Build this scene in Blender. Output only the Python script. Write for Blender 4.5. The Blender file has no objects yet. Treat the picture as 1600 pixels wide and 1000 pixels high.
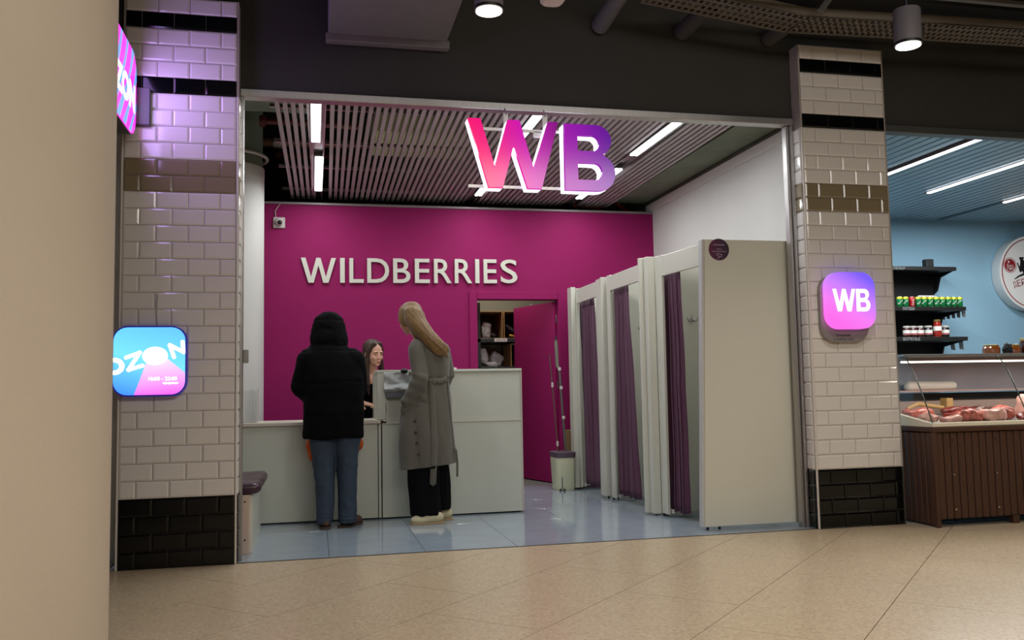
import bpy, bmesh, math, random
from mathutils import Vector, Matrix, noise, Euler
random.seed(7)
SC = bpy.context.scene
COL = SC.collection
PI = math.pi

# ------------------------------------------------------------------ camera
def set_camera():
    yaw, pit, rol = math.radians(12.8022), math.radians(4.4513), math.radians(-1.0674)
    d = Vector((math.sin(yaw)*math.cos(pit), math.cos(yaw)*math.cos(pit), math.sin(pit)))
    r = Vector((math.cos(yaw), -math.sin(yaw), 0)); u = r.cross(d)
    r2 = r*math.cos(rol)+u*math.sin(rol); u2 = -r*math.sin(rol)+u*math.cos(rol)
    cam = bpy.data.cameras.new('camera'); cam.sensor_width = 36; cam.lens = 1370.917/1600*36
    cam.clip_start = .05
    o = bpy.data.objects.new('camera', cam); COL.objects.link(o)
    M = Matrix((r2, u2, -d)).transposed().to_4x4(); M.translation = (0.4497, -5.5734, 1.0173)
    o.matrix_world = M; SC.camera = o
set_camera()
# ------------------------------------------------------------------ world, exposure, mall lights
w = bpy.data.worlds.new('world'); SC.world = w; w.use_nodes = True
w.node_tree.nodes['Background'].inputs[0].default_value = (0.9, 0.86, 0.80, 1)
w.node_tree.nodes['Background'].inputs[1].default_value = 0.035
SC.view_settings.view_transform = 'Standard'; SC.view_settings.look = 'None'
SC.view_settings.exposure = 0.0; SC.view_settings.gamma = 1.0
try: SC.view_settings.use_curve_mapping = False
except Exception: pass
SC.cycles.use_denoising = True
SC.cycles.max_bounces = 8; SC.cycles.sample_clamp_indirect = 4.0
SC.cycles.caustics_reflective = False; SC.cycles.caustics_refractive = False

def area(name, loc, rot, sx, sy, power, col, spread=None):
    l = bpy.data.lights.new(name, 'AREA'); l.shape = 'RECTANGLE'; l.size = sx; l.size_y = sy
    l.energy = power; l.color = col
    if spread: l.spread = spread
    o = bpy.data.objects.new(name, l); COL.objects.link(o); o.location = loc; o.rotation_euler = rot
    return o
def spot(name, loc, power, col, ang=80, blend=.6, rad=.06, rot=(0,0,0)):
    l = bpy.data.lights.new(name, 'SPOT'); l.energy = power; l.color = col
    l.spot_size = math.radians(ang); l.spot_blend = blend; l.shadow_soft_size = rad
    o = bpy.data.objects.new(name, l); COL.objects.link(o); o.location = loc; o.rotation_euler = rot
    return o
WARM = (1.0, .925, .83)
COOL = (.93, .98, 1.0)
# mall hall: rows of ceiling downlights over the walkway (the hall goes on behind the photographer), plus an added spot brightening the beige column
for x, y, p in ((1.32, -1.3, 55), (3.78, -1.3, 105), (6.3, -1.3, 90), (-1.4, -4.8, 60), (1.4, -4.2, 70), (4.2, -4.2, 100), (7.0, -4.2, 90)):
    spot('downlight_and_fill', (x, y, 2.93), p, WARM, 120, .8, .07)
area('hall_fill', (2.6, -6.0, 3.6), (math.radians(28), 0, 0), 5.0, 1.2, 150, (1, .94, .87))  # added soft fill from behind the camera, not a fixture of the hall
# shop tubes
TUBES = [(.47, .22, 1.37), (.50, 1.85, 3.09), (2.04, .22, 1.37), (2.09, 1.85, 3.09), (3.12, .22, 1.37), (3.16, 1.85, 3.09)]
for x, a, b in TUBES:
    area('shop_tube_light', (x, (a+b)/2, 2.965), (0, 0, 0), .07, b-a, 13, COOL)
for x, a, b in ((5.70, .3, 1.55), (6.66, .9, 2.2), (7.85, 1.3, 2.5), (5.70, 2.0, 3.1)):
    area('deli_tube_light', (x, (a+b)/2, 2.925), (0, 0, 0), .05, b-a, 38, (.92, .97, 1.0))
area('slat_void_fill', (1.9, 1.9, 3.06), (PI, 0, 0), 3.0, 2.6, 9, (.95, .98, .9))  # added fill above the slats, stands in for light leaking up from the tubes
area('stockroom_light', (2.4, 4.0, 2.6), (0, 0, 0), .6, .6, 12, (1, .95, .8))

# ------------------------------------------------------------------ materials
def lin(c):
    c = c/255.0
    return c/12.92 if c <= .04045 else ((c+.055)/1.055)**2.4
def rgb(c): return (lin(c[0]), lin(c[1]), lin(c[2]), 1)
MATS = {}
def mat(name, col, rough=.5, metal=0, emit=0, ecol=None, noise_amt=0, noise_scale=8, bump=0, bump_scale=60, coat=0, trans=0, alpha=1, stretch=None, spec=None, sheen=0, ior=None):
    if name in MATS: return MATS[name]
    m = bpy.data.materials.new(name); m.use_nodes = True
    nt = m.node_tree; b = nt.nodes['Principled BSDF']
    b.inputs['Base Color'].default_value = rgb(col); b.inputs['Roughness'].default_value = rough
    b.inputs['Metallic'].default_value = metal
    if coat: b.inputs['Coat Weight'].default_value = coat; b.inputs['Coat Roughness'].default_value = .05
    if trans: b.inputs['Transmission Weight'].default_value = trans
    if ior: b.inputs['IOR'].default_value = ior
    if spec is not None: b.inputs['Specular IOR Level'].default_value = spec
    if sheen: b.inputs['Sheen Weight'].default_value = sheen
    b.inputs['Alpha'].default_value = alpha
    if emit:
        b.inputs['Emission Color'].default_value = rgb(ecol or col); b.inputs['Emission Strength'].default_value = emit
    if noise_amt or bump:
        tc = nt.nodes.new('ShaderNodeTexCoord'); mp = nt.nodes.new('ShaderNodeMapping')
        nt.links.new(tc.outputs['Object'], mp.inputs[0])
        if stretch: mp.inputs['Scale'].default_value = stretch
    if noise_amt:
        n = nt.nodes.new('ShaderNodeTexNoise'); n.inputs['Scale'].default_value = noise_scale; n.inputs['Detail'].default_value = 5
        nt.links.new(mp.outputs[0], n.inputs['Vector'])
        mr = nt.nodes.new('ShaderNodeMapRange'); mr.inputs[1].default_value = .3; mr.inputs[2].default_value = .7
        mr.inputs[3].default_value = 1-noise_amt; mr.inputs[4].default_value = 1+noise_amt
        nt.links.new(n.outputs['Fac'], mr.inputs[0])
        mx = nt.nodes.new('ShaderNodeVectorMath'); mx.operation = 'SCALE'
        mx.inputs[0].default_value = rgb(col)[:3]
        nt.links.new(mr.outputs[0], mx.inputs['Scale'])
        nt.links.new(mx.outputs[0], b.inputs['Base Color'])
    if bump:
        n2 = nt.nodes.new('ShaderNodeTexNoise'); n2.inputs['Scale'].default_value = bump_scale; n2.inputs['Detail'].default_value = 4
        nt.links.new(mp.outputs[0], n2.inputs['Vector'])
        bp = nt.nodes.new('ShaderNodeBump'); bp.inputs['Strength'].default_value = bump; bp.inputs['Distance'].default_value = .01
        nt.links.new(n2.outputs['Fac'], bp.inputs['Height']); nt.links.new(bp.outputs[0], b.inputs['Normal'])
    MATS[name] = m
    return m
def grad_emit(name, stops, axis=(1, 0, 0), lo=-.5, hi=.5, strength=1.0, rough=.2, base=.5, radial=None):
    """emission colour follows a linear ramp along an object-space direction (a printed, backlit gradient)"""
    m = bpy.data.materials.new(name); m.use_nodes = True; nt = m.node_tree; b = nt.nodes['Principled BSDF']
    tc = nt.nodes.new('ShaderNodeTexCoord'); dt = nt.nodes.new('ShaderNodeVectorMath'); dt.operation = 'DOT_PRODUCT'
    nt.links.new(tc.outputs['Object'], dt.inputs[0]); dt.inputs[1].default_value = axis
    mr = nt.nodes.new('ShaderNodeMapRange'); mr.inputs[1].default_value = lo; mr.inputs[2].default_value = hi
    nt.links.new(dt.outputs['Value'], mr.inputs[0])
    cr = nt.nodes.new('ShaderNodeValToRGB'); e = cr.color_ramp.elements
    e[0].position = stops[0][0]; e[0].color = rgb(stops[0][1]); e[1].position = stops[-1][0]; e[1].color = rgb(stops[-1][1])
    for p, c in stops[1:-1]:
        x = e.new(p); x.color = rgb(c)
    nt.links.new(mr.outputs[0], cr.inputs[0])
    nt.links.new(cr.outputs[0], b.inputs['Emission Color']); b.inputs['Emission Strength'].default_value = strength
    b.inputs['Base Color'].default_value = (.02, .005, .02, 1) if strength else (.03, .006, .02, 1)
    if not strength: nt.links.new(cr.outputs[0], b.inputs['Base Color'])
    b.inputs['Roughness'].default_value = rough
    return m

M_white_tile = mat('white_glazed_tile', (212, 207, 202), .12, coat=.4, noise_amt=.03, noise_scale=3)
M_black_tile = mat('black_glazed_tile', (5, 7, 8), .12, coat=.15, spec=.35)
M_olive_tile = mat('olive_glazed_tile', (128, 116, 92), .12, coat=.4)
M_grout = mat('grey_grout', (158, 150, 142), .9)
M_dgrout = mat('dark_grout', (60, 58, 56), .9)
M_facade = mat('charcoal_paint', (50, 49, 46), .8, noise_amt=.08, noise_scale=2, bump=.1)
M_alu = mat('brushed_aluminium', (175, 172, 170), .35, metal=.85, noise_amt=.05, noise_scale=40, stretch=(1, 1, .05))
M_alu_w = mat('white_painted_trim', (205, 198, 190), .4)
M_mag = mat('magenta_paint', (143, 24, 88), .7, spec=.2, noise_amt=.03, noise_scale=2, bump=.05, bump_scale=150)
M_wallwhite = mat('white_wall_paint', (205, 203, 197), .7, noise_amt=.02, noise_scale=2, bump=.06)
M_conc = mat('dark_grey_concrete', (118, 124, 108), .85, noise_amt=.15, noise_scale=3, bump=.2)
M_conc2 = mat('black_painted_ceiling', (44, 45, 40), .9, noise_amt=.15, noise_scale=3)
M_panelwhite = mat('white_laminate_board', (206, 205, 191), .42, noise_amt=.015, noise_scale=2)
M_counter = mat('pale_grey_laminate', (192, 194, 181), .4, noise_amt=.015, noise_scale=2)
M_edge = mat('laminate_edge_band', (196, 186, 172), .5)
M_darkgap = mat('dark_plinth', (28, 25, 22), .8)
M_slat = mat('grey_ceiling_slat', (176, 165, 168), .5)
M_curtain = mat('plum_curtain_fabric', (84, 42, 66), .85, noise_amt=.06, noise_scale=30, bump=.15, bump_scale=400, sheen=.2)
M_beige = mat('beige_plaster', (196, 182, 163), .75, noise_amt=.03, noise_scale=2, bump=.12, bump_scale=90)
M_letter = mat('cream_letter_acrylic', (205, 202, 188), .4)
M_letter_side = mat('letter_return', (120, 112, 105), .5)
M_blackmetal = mat('black_metal', (16, 17, 19), .45)
M_chrome = mat('chrome', (190, 190, 190), .12, metal=1)
M_sprite = mat('green_can_print', (14, 120, 62), .3, metal=.3)
M_spriteY = mat('yellow_can_band', (205, 195, 40), .3, metal=.3)
M_red = mat('red_can_print', (170, 18, 28), .3, metal=.2)
M_cantop = mat('can_aluminium', (190, 192, 190), .25, metal=.9)
M_whiteprint = mat('white_print', (225, 222, 215), .6)
M_greyprint = mat('grey_print', (150, 150, 150), .6)
M_glass = mat('clear_glass', (240, 246, 244), .02, trans=1, ior=1.1)
M_tubewhite = mat('lit_tube_diffuser', (255, 255, 255), .4, emit=6, ecol=(250, 252, 255))
M_glow_white = mat('lit_white_return', (255, 255, 255), .4, emit=1.7, ecol=(238, 235, 255))

# ------------------------------------------------------------------ mesh builder
class MB:
    def __init__(s): s.v = []; s.f = []; s.m = []
    def add(s, vs, fs, mi=0):
        o = len(s.v); s.v += [tuple(v) for v in vs]
        for f in fs: s.f.append(tuple(i+o for i in f)); s.m.append(mi)
        return s
    def box(s, x0, x1, y0, y1, z0, z1, mi=0):
        vs = [(x0,y0,z0),(x1,y0,z0),(x1,y1,z0),(x0,y1,z0),(x0,y0,z1),(x1,y0,z1),(x1,y1,z1),(x0,y1,z1)]
        return s.add(vs, [(0,3,2,1),(4,5,6,7),(0,1,5,4),(1,2,6,5),(2,3,7,6),(3,0,4,7)], mi)
    def bbox(s, x0, x1, y0, y1, z0, z1, b=.004, mi=0):
        """box with chamfered edges"""
        bm = bmesh.new(); bmesh.ops.create_cube(bm, size=1)
        for v in bm.verts: v.co = Vector(((x0+x1)/2+v.co.x*(x1-x0), (y0+y1)/2+v.co.y*(y1-y0), (z0+z1)/2+v.co.z*(z1-z0)))
        b = min(b, .45*min(x1-x0, y1-y0, z1-z0))
        bmesh.ops.bevel(bm, geom=bm.edges[:], offset=b, segments=1, affect='EDGES')
        return s.bm(bm, mi)
    def bm(s, bm, mi=0):
        bm.verts.index_update()
        s.add([v.co[:] for v in bm.verts], [[v.index for v in f.verts] for f in bm.faces], mi); bm.free(); return s
    def poly(s, pts, axis, a, b, mi=0):
        """extrude polygon (list of 2D) along axis from a to b. axis 'y': pts are (x,z); 'x': (y,z); 'z': (x,y)"""
        n = len(pts)
        def P(p, t):
            return {'y': (p[0], t, p[1]), 'x': (t, p[0], p[1]), 'z': (p[0], p[1], t)}[axis]
        vs = [P(p, a) for p in pts]+[P(p, b) for p in pts]
        fs = [tuple(range(n)), tuple(range(2*n-1, n-1, -1))]+[(i, (i+1) % n+0, (i+1) % n+n, i+n) for i in range(n)]
        fs = [fs[0][::-1] if False else fs[0], fs[1]]+[f[::-1] for f in fs[2:]]
        return s.add(vs, fs, mi)
    def tube(s, pts, r, n=10, mi=0, cap=True):
        pts = [Vector(p) for p in pts]; R = r if isinstance(r, (list, tuple)) else [r]*len(pts)
        rings = []; up = None
        for i, p in enumerate(pts):
            t = (pts[min(i+1, len(pts)-1)]-pts[max(i-1, 0)]).normalized()
            if up is None: up = Vector((0, 0, 1)) if abs(t.z) < .9 else Vector((1, 0, 0))
            a = t.cross(up).normalized(); b = t.cross(a).normalized(); up = -b if False else up
            rings.append([p+(a*math.cos(2*PI*k/n)+b*math.sin(2*PI*k/n))*R[i] for k in range(n)])
        vs = [v for q in rings for v in q]; fs = []
        for i in range(len(rings)-1):
            for k in range(n):
                fs.append((i*n+k, i*n+(k+1) % n, (i+1)*n+(k+1) % n, (i+1)*n+k))
        if cap: fs += [tuple(range(n))[::-1], tuple(range((len(rings)-1)*n, len(rings)*n))]
        return s.add(vs, fs, mi)
    def lathe(s, prof, c, n=20, mi=0, axis='z'):
        """profile list of (r, h) around axis at c"""
        vs = []; fs = []
        for r, h in prof:
            for k in range(n):
                a = 2*PI*k/n; p = (r*math.cos(a), r*math.sin(a), h)
                if axis == 'y': p = (p[0], p[2], p[1])
                if axis == 'x': p = (p[2], p[0], p[1])
                vs.append((c[0]+p[0], c[1]+p[1], c[2]+p[2]))
        for i in range(len(prof)-1):
            for k in range(n): fs.append((i*n+k, i*n+(k+1) % n, (i+1)*n+(k+1) % n, (i+1)*n+k))
        fs += [tuple(range(n))[::-1], tuple(range((len(prof)-1)*n, len(prof)*n))]
        return s.add(vs, fs, mi)
    def ell(s, c, r, rot=None, seg=16, rings=10, mi=0):
        bm = bmesh.new(); bmesh.ops.create_uvsphere(bm, u_segments=seg, v_segments=rings, radius=1)
        M = Matrix.Translation(c) @ (Euler(rot).to_matrix().to_4x4() if rot else Matrix()) @ Matrix.Diagonal((*r, 1))
        bmesh.ops.transform(bm, matrix=M, verts=bm.verts); return s.bm(bm, mi)
    def cap(s, p0, r0, p1, r1, n=12, mi=0):
        """tapered capsule"""
        p0, p1 = Vector(p0), Vector(p1); d = (p1-p0); L = d.length; d.normalize()
        pts = []; R = []
        for k in range(5): a = PI/2*k/4; pts.append(p0-d*r0*math.cos(a)*.999); R.append(max(r0*math.sin(a), .0005))
        for k in range(5): a = PI/2*(1-k/4); pts.append(p1+d*r1*math.cos(a)*.999); R.append(max(r1*math.sin(a), .0005))
        return s.tube(pts, R, n, mi)
    def mesh(s, name, mats, smooth=False):
        me = bpy.data.meshes.new(name); me.from_pydata(s.v, [], s.f)
        for m in (mats if isinstance(mats, (list, tuple)) else [mats]): me.materials.append(m)
        if any(s.m): me.polygons.foreach_set('material_index', s.m)
        if smooth:
            me.polygons.foreach_set('use_smooth', [True]*len(me.polygons))
        me.update(); return me

WP = {}   # world position of object origins
def props(o, label=None, cat=None, group=None, kind=None):
    if label: o['label'] = label
    if cat: o['category'] = cat
    if group: o['group'] = group
    if kind: o['kind'] = kind
    return o
def link(name, me, parent=None, sharp=None, **kw):
    """link mesh given in world coordinates; origin goes to the bbox centre of the base"""
    o = bpy.data.objects.new(name, me); COL.objects.link(o)
    xs = [v.co for v in me.vertices]
    lo = Vector((min(v.x for v in xs), min(v.y for v in xs), min(v.z for v in xs))); hi = Vector((max(v.x for v in xs), max(v.y for v in xs), max(v.z for v in xs)))
    c = (lo+hi)/2; c.z = lo.z if parent is None else c.z
    me.transform(Matrix.Translation(-c))
    pw = WP[parent.name] if parent else Vector((0, 0, 0))
    o.location = c-pw; WP[o.name] = c
    if parent: o.parent = parent
    if sharp is not None:
        try: me.set_sharp_from_angle(angle=math.radians(sharp))
        except Exception: pass
    props(o, **kw); return o
def mk(name, mb, mats, parent=None, smooth=False, sharp=40, **kw):
    return link(name, mb.mesh(name, mats, smooth), parent, sharp if smooth else None, **kw)
def thing(name, loc, label, cat, group=None, kind=None):
    o = bpy.data.objects.new(name, None); COL.objects.link(o); o.location = loc; WP[o.name] = Vector(loc)
    o.empty_display_size = .05
    return props(o, label, cat, group, kind)
def copy_tree(o, loc, rz=0, **kw):
    c = o.copy(); COL.objects.link(c); c.location = loc; c.rotation_euler = (0, 0, rz); WP[c.name] = Vector(loc)
    for ch in o.children:
        d = ch.copy(); COL.objects.link(d); d.parent = c
        for g in ch.children:
            e = g.copy(); COL.objects.link(e); e.parent = d
    props(c, **kw); return c
def struct(name, mb, mats, **kw): return mk(name, mb, mats, kind='structure', **kw)

def text_geo(txt, width=None, height=None, depth=.004, offset=0, shear=0, spacing=1.0):
    """returns (verts, faces) of text in local XY (x right, y up), extruded along z 0..depth, fitted to width/height, origin bbox centre"""
    cu = bpy.data.curves.new('t', 'FONT'); cu.body = txt; cu.extrude = .5; cu.offset = offset; cu.shear = shear
    cu.space_character = spacing; cu.resolution_u = 4
    o = bpy.data.objects.new('t', cu); COL.objects.link(o)
    dg = bpy.context.evaluated_depsgraph_get(); me = bpy.data.meshes.new_from_object(o.evaluated_get(dg))
    vs = [v.co.copy() for v in me.vertices]; fs = [tuple(p.vertices) for p in me.polygons]
    bpy.data.objects.remove(o); bpy.data.curves.remove(cu); bpy.data.meshes.remove(me)
    x0, x1 = min(v.x for v in vs), max(v.x for v in vs); y0, y1 = min(v.y for v in vs), max(v.y for v in vs)
    sx = width/(x1-x0) if width else None; sy = height/(y1-y0) if height else None
    sx = sx or sy; sy = sy or sx
    return [Vector(((v.x-(x0+x1)/2)*sx, (v.y-(y0+y1)/2)*sy, (v.z+.5)*depth)) for v in vs], fs
def curve_geo(outlines, depth):
    cu = bpy.data.curves.new('c', 'CURVE'); cu.dimensions = '2D'; cu.fill_mode = 'BOTH'; cu.extrude = depth/2
    for pts in outlines:
        sp = cu.splines.new('POLY'); sp.points.add(len(pts)-1); sp.use_cyclic_u = True
        for p, q in zip(sp.points, pts): p.co = (q[0], q[1], 0, 1)
    o = bpy.data.objects.new('c', cu); COL.objects.link(o)
    dg = bpy.context.evaluated_depsgraph_get(); me = bpy.data.meshes.new_from_object(o.evaluated_get(dg))
    vs = [v.co.copy() for v in me.vertices]; fs = [tuple(p.vertices) for p in me.polygons]
    bpy.data.objects.remove(o); bpy.data.curves.remove(cu); bpy.data.meshes.remove(me)
    return [Vector((v.x, v.y, v.z+depth/2)) for v in vs], fs
def FR(x, y, z):  # frame for something on a -Y facing plane: local x->+X, y->+Z, z->-Y
    return Matrix(((1, 0, 0, x), (0, 0, -1, y), (0, 1, 0, z), (0, 0, 0, 1)))
def geo_mb(geo, M):
    return MB().add([M @ v for v in geo[0]], geo[1])
def rrect(w, h, r, n=6):
    P = []
    for cx, cy, a0 in ((w/2-r, h/2-r, 0), (-w/2+r, h/2-r, 90), (-w/2+r, -h/2+r, 180), (w/2-r, -h/2+r, 270)):
        for k in range(n+1):
            a = math.radians(a0+90*k/n); P.append((cx+r*math.cos(a), cy+r*math.sin(a)))
    return P
def stroke(pts, wd):
    """thick polyline outline with round-ish ends (2D), returned as list of convex outlines"""
    out = []
    for (a, b) in zip(pts, pts[1:]):
        a, b = Vector(a), Vector(b); d = (b-a).normalized(); n = Vector((-d.y, d.x)); L = []
        for k in range(7):
            an = -PI/2+PI*k/6; L.append(b+(d*math.cos(an)+n*math.sin(an))*wd/2)
        for k in range(7):
            an = PI/2+PI*k/6; L.append(a+(d*math.cos(an)+n*math.sin(an))*wd/2)
        out.append([tuple(p) for p in L])
    return out
def clip_poly(P, a, b, c):
    """keep a*x+b*y<=c"""
    out = []
    for i in range(len(P)):
        p, q = P[i], P[(i+1) % len(P)]; dp = a*p[0]+b*p[1]-c; dq = a*q[0]+b*q[1]-c
        if dp <= 0: out.append(p)
        if dp*dq < 0:
            t = dp/(dp-dq); out.append((p[0]+t*(q[0]-p[0]), p[1]+t*(q[1]-p[1])))
    return out

def remesh(mb, name, mats, voxel, smooth=4, disp=None, cut=None, paint=None, bis=None):
    """union of the closed pieces in mb as ONE smooth surface"""
    me = mb.mesh('tmp', mats)
    o = bpy.data.objects.new('tmp', me); COL.objects.link(o)
    r = o.modifiers.new('r', 'REMESH'); r.mode = 'VOXEL'; r.voxel_size = voxel; r.adaptivity = 0
    s = o.modifiers.new('s', 'SMOOTH'); s.iterations = smooth; s.factor = .5
    dg = bpy.context.evaluated_depsgraph_get(); out = bpy.data.meshes.new_from_object(o.evaluated_get(dg))
    bpy.data.objects.remove(o); bpy.data.meshes.remove(me)
    out.name = name
    if disp:
        ns = [v.normal.copy() for v in out.vertices]
        for v, n in zip(out.vertices, ns): v.co = v.co+n*disp(v.co, n)
    if bis:
        bm = bmesh.new(); bm.from_mesh(out)
        bmesh.ops.bisect_plane(bm, geom=bm.verts[:]+bm.edges[:]+bm.faces[:], plane_co=bis[0], plane_no=bis[1], clear_inner=True); bm.to_mesh(out); bm.free()
    if cut:
        bm = bmesh.new(); bm.from_mesh(out)
        dl = [f for f in bm.faces if cut(f.calc_center_median())]
        bmesh.ops.delete(bm, geom=dl, context='FACES'); bm.to_mesh(out); bm.free()
    out.materials.clear()
    for m in (mats if isinstance(mats, (list, tuple)) else [mats]): out.materials.append(m)
    if paint:
        out.polygons.foreach_set('material_index', [paint(p.center) for p in out.polygons])
    out.polygons.foreach_set('use_smooth', [True]*len(out.polygons)); out.update()
    return out
def loft(mb, rings, n=28, mi=0):
    """rings: (cx, cy, cz, rx, ry, rotz[, superpower])"""
    vs = []; fs = []
    for rg in rings:
        cx, cy, cz, rx, ry, rz = rg[:6]; pw = rg[6] if len(rg) > 6 else 2.0
        for k in range(n):
            a = 2*PI*k/n; c, s_ = math.cos(a), math.sin(a)
            x = rx*math.copysign(abs(c)**(2/pw), c); y = ry*math.copysign(abs(s_)**(2/pw), s_)
            vs.append((cx+x*math.cos(rz)-y*math.sin(rz), cy+x*math.sin(rz)+y*math.cos(rz), cz))
    for i in range(len(rings)-1):
        for k in range(n): fs.append((i*n+k, i*n+(k+1) % n, (i+1)*n+(k+1) % n, (i+1)*n+k))
    fs += [tuple(range(n))[::-1], tuple(range((len(rings)-1)*n, len(rings)*n))]
    return mb.add(vs, fs, mi)

P_ = .102   # course height of the metro tile
# ================================================================== FLOORS
M_mallfloor = mat('beige_terrazzo_tile', (190, 172, 143), .26, noise_amt=.03, noise_scale=40)
nt = M_mallfloor.node_tree; b = nt.nodes['Principled BSDF']   # terrazzo chips
vo = nt.nodes.new('ShaderNodeTexVoronoi'); vo.inputs['Scale'].default_value = 85
tc = nt.nodes.new('ShaderNodeTexCoord'); nt.links.new(tc.outputs['Object'], vo.inputs['Vector'])
cr = nt.nodes.new('ShaderNodeValToRGB'); e = cr.color_ramp.elements
e[0].color = (.86, .82, .80, 1); e[1].position = .55; e[1].color = (1.03, 1.0, .97, 1); x_ = e.new(.86); x_.color = (1.0, 1.0, 1.0, 1); x_ = e.new(.97); x_.color = (1.12, 1.1, 1.06, 1)
sp_ = nt.nodes.new('ShaderNodeSeparateColor'); nt.links.new(vo.outputs['Color'], sp_.inputs[0]); nt.links.new(sp_.outputs[0], cr.inputs[0])
mm = nt.nodes.new('ShaderNodeMix'); mm.data_type = 'RGBA'; mm.blend_type = 'MULTIPLY'; mm.inputs[0].default_value = 1
src = b.inputs['Base Color'].links[0].from_socket
nt.links.new(src, mm.inputs[6]); nt.links.new(cr.outputs[0], mm.inputs[7]); nt.links.new(mm.outputs[2], b.inputs['Base Color'])
M_joint = mat('brown_floor_joint', (58, 40, 28), .9, spec=.1)
M_shopfloor = mat('blue_grey_porcelain_tile', (152, 164, 174), .08, noise_amt=.05, noise_scale=6, coat=.15)
M_shopjoint = mat('dark_blue_joint', (70, 78, 88), .8)
fl = struct('floor', MB().box(-6, 11, -10, .03, -.05, -.012), M_joint)
tm = MB().box(-.598, .598, -.297, .297, -.012, 0)
c45 = math.cos(PI/4)
def world_from_tn(t, n): return ((t+n)*c45, (t-n)*c45)
tile_me = tm.mesh('floor_tile', M_mallfloor); fcount = 0
for k in range(-14, 18):
    n0 = 2.325+.598*(k-3)       # lower edge offset of course k
    off = -.365-.4*(k)          # joint phase; course 0 lies below .49
    off = .43-.4*(k-3) if True else off
    for j in range(-9, 10):
        t0 = off+1.2*j; tc_, nc = t0+.6, n0+.299
        x, y = world_from_tn(tc_, nc)
        cs = [world_from_tn(t0+a*1.196+.002, n0+b_*.594+.002) for a, b_ in ((0, 0), (1, 0), (1, 1), (0, 1))]
        if max(c[1] for c in cs) < -9 or min(c[1] for c in cs) > .02 or x < -4.5 or x > 9 : continue
        if y < -5.6 and (x < -2 or x > 5): continue
        if max(c[1] for c in cs) <= .028:
            o = bpy.data.objects.new('tile', tile_me); COL.objects.link(o); o.location = (x-WP[fl.name].x, y-WP[fl.name].y, -WP[fl.name].z); o.rotation_euler = (0, 0, PI/4); o.parent = fl
            fcount += 1
        else:
            Q = clip_poly(cs[::-1], 0, 1, .028)
            if len(Q) > 2:
                mk('tile', MB().poly(Q, 'z', -.012, 0), M_mallfloor, fl); fcount += 1
fl2 = struct('floor', MB().box(-.72, 4.25, .032, 3.45, -.05, -.012), M_shopjoint)
xs = [-.72]+[-.645+.595*k for k in range(0, 9)]+[4.13]
ys = [.034, .50, 1.10, 1.70, 2.30, 2.90, 3.44]
for i in range(len(xs)-1):
    for j in range(len(ys)-1):
        mk('tile', MB().bbox(xs[i]+.0015, xs[i+1]-.0015, ys[j]+.0015, ys[j+1]-.0015, -.012, 0, .001), M_shopfloor, fl2)
struct('floor', MB().box(-.72, 4.3, 3.45, 6, -.05, 0), mat('stockroom_floor', (110, 108, 104), .5))
struct('floor', MB().box(4.58, 10.5, .032, 3.75, -.05, 0), mat('deli_floor', (140, 130, 118), .4))
struct('floor', MB().box(-4, -.74, .032, 3.75, -.05, 0), mat('neighbour_floor', (90, 90, 95), .4))

# ================================================================== TILED PILLARS
def pillar(name, x0, x1, side, label):
    depth = .11
    root = struct(name, MB().box(x0+.002, x1-.002, .009, .118, 4*P_, 34*P_).box(x0+.002, x1-.002, .009, .118, 0, 4*P_, 1), [M_grout, M_dgrout])
    root['label'] = label
    tw = (x1-x0-.028)/3.5 if side > 0 else .204
    cache = {}
    def tile_mesh(w_, m, key):
        k = (round(w_, 3), key)
        if k in cache: return cache[k]
        b_ = .010; h_ = P_-.003; w2, h2 = w_/2, h_/2; b_ = min(b_, w2*.6)
        vs = [(-w2, 0, -h2), (w2, 0, -h2), (w2, 0, h2), (-w2, 0, h2), (-w2, -.004, -h2), (w2, -.004, -h2), (w2, -.004, h2), (-w2, -.004, h2),
              (-w2+b_, -.009, -h2+b_), (w2-b_, -.009, -h2+b_), (w2-b_, -.009, h2-b_), (-w2+b_, -.009, h2-b_)]
        fs = [(0, 1, 5, 4), (1, 2, 6, 5), (2, 3, 7, 6), (3, 0, 4, 7), (4, 5, 9, 8), (5, 6, 10, 9), (6, 7, 11, 10), (7, 4, 8, 11), (8, 9, 10, 11), (3, 2, 1, 0)]
        me = MB().add(vs, fs).mesh('metro_tile', m); cache[k] = me; return me
    def put(x, y, z, w_, r, rz):
        key = 'b' if (r < 4 or r in (28, 32)) else ('o' if r in (22, 23) else 'w')
        m = {'b': M_black_tile, 'o': M_olive_tile, 'w': M_white_tile}[key]
        o = bpy.data.objects.new('tile', tile_mesh(w_, m, key)); COL.objects.link(o); o.parent = root
        o.location = Vector((x, y, z))-WP[root.name]
        o.rotation_euler = (random.uniform(-.006, .006), 0, rz+random.uniform(-.006, .006))
    a, b_ = x0+.014, x1-.014
    for r in range(34):
        z = (r+.5)*P_; x = a
        first = tw/2 if (r % 2 == 0) == (side > 0) else tw
        while x < b_-.01:
            w_ = first if x == a else tw
            w_ = min(w_, b_-x)
            if b_-(x+w_) < .02: w_ = b_-x
            put(x+w_/2, .009, z, w_-.003, r, 0)
            x += w_
        if r < 28:   # return of the pillar inside the opening
            sx = x1-.002 if side > 0 else x0+.002
            put(sx, .064, z, .094, r, PI/2 if side > 0 else -PI/2)
    for x in ((x0, x1-.012) if side > 0 else (x0,)):
        mk('corner_trim', MB().bbox(x, x+.012, -.002, .012, 0, 28*P_, .003), M_alu_w, root)
    return root
pillar('trim_1', -.6775, 0, 1, 'left tiled pillar with the pink and blue light box')
pillar('trim_2', 3.8763, 4.5763, -1, 'right tiled pillar with the purple light box')

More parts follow.
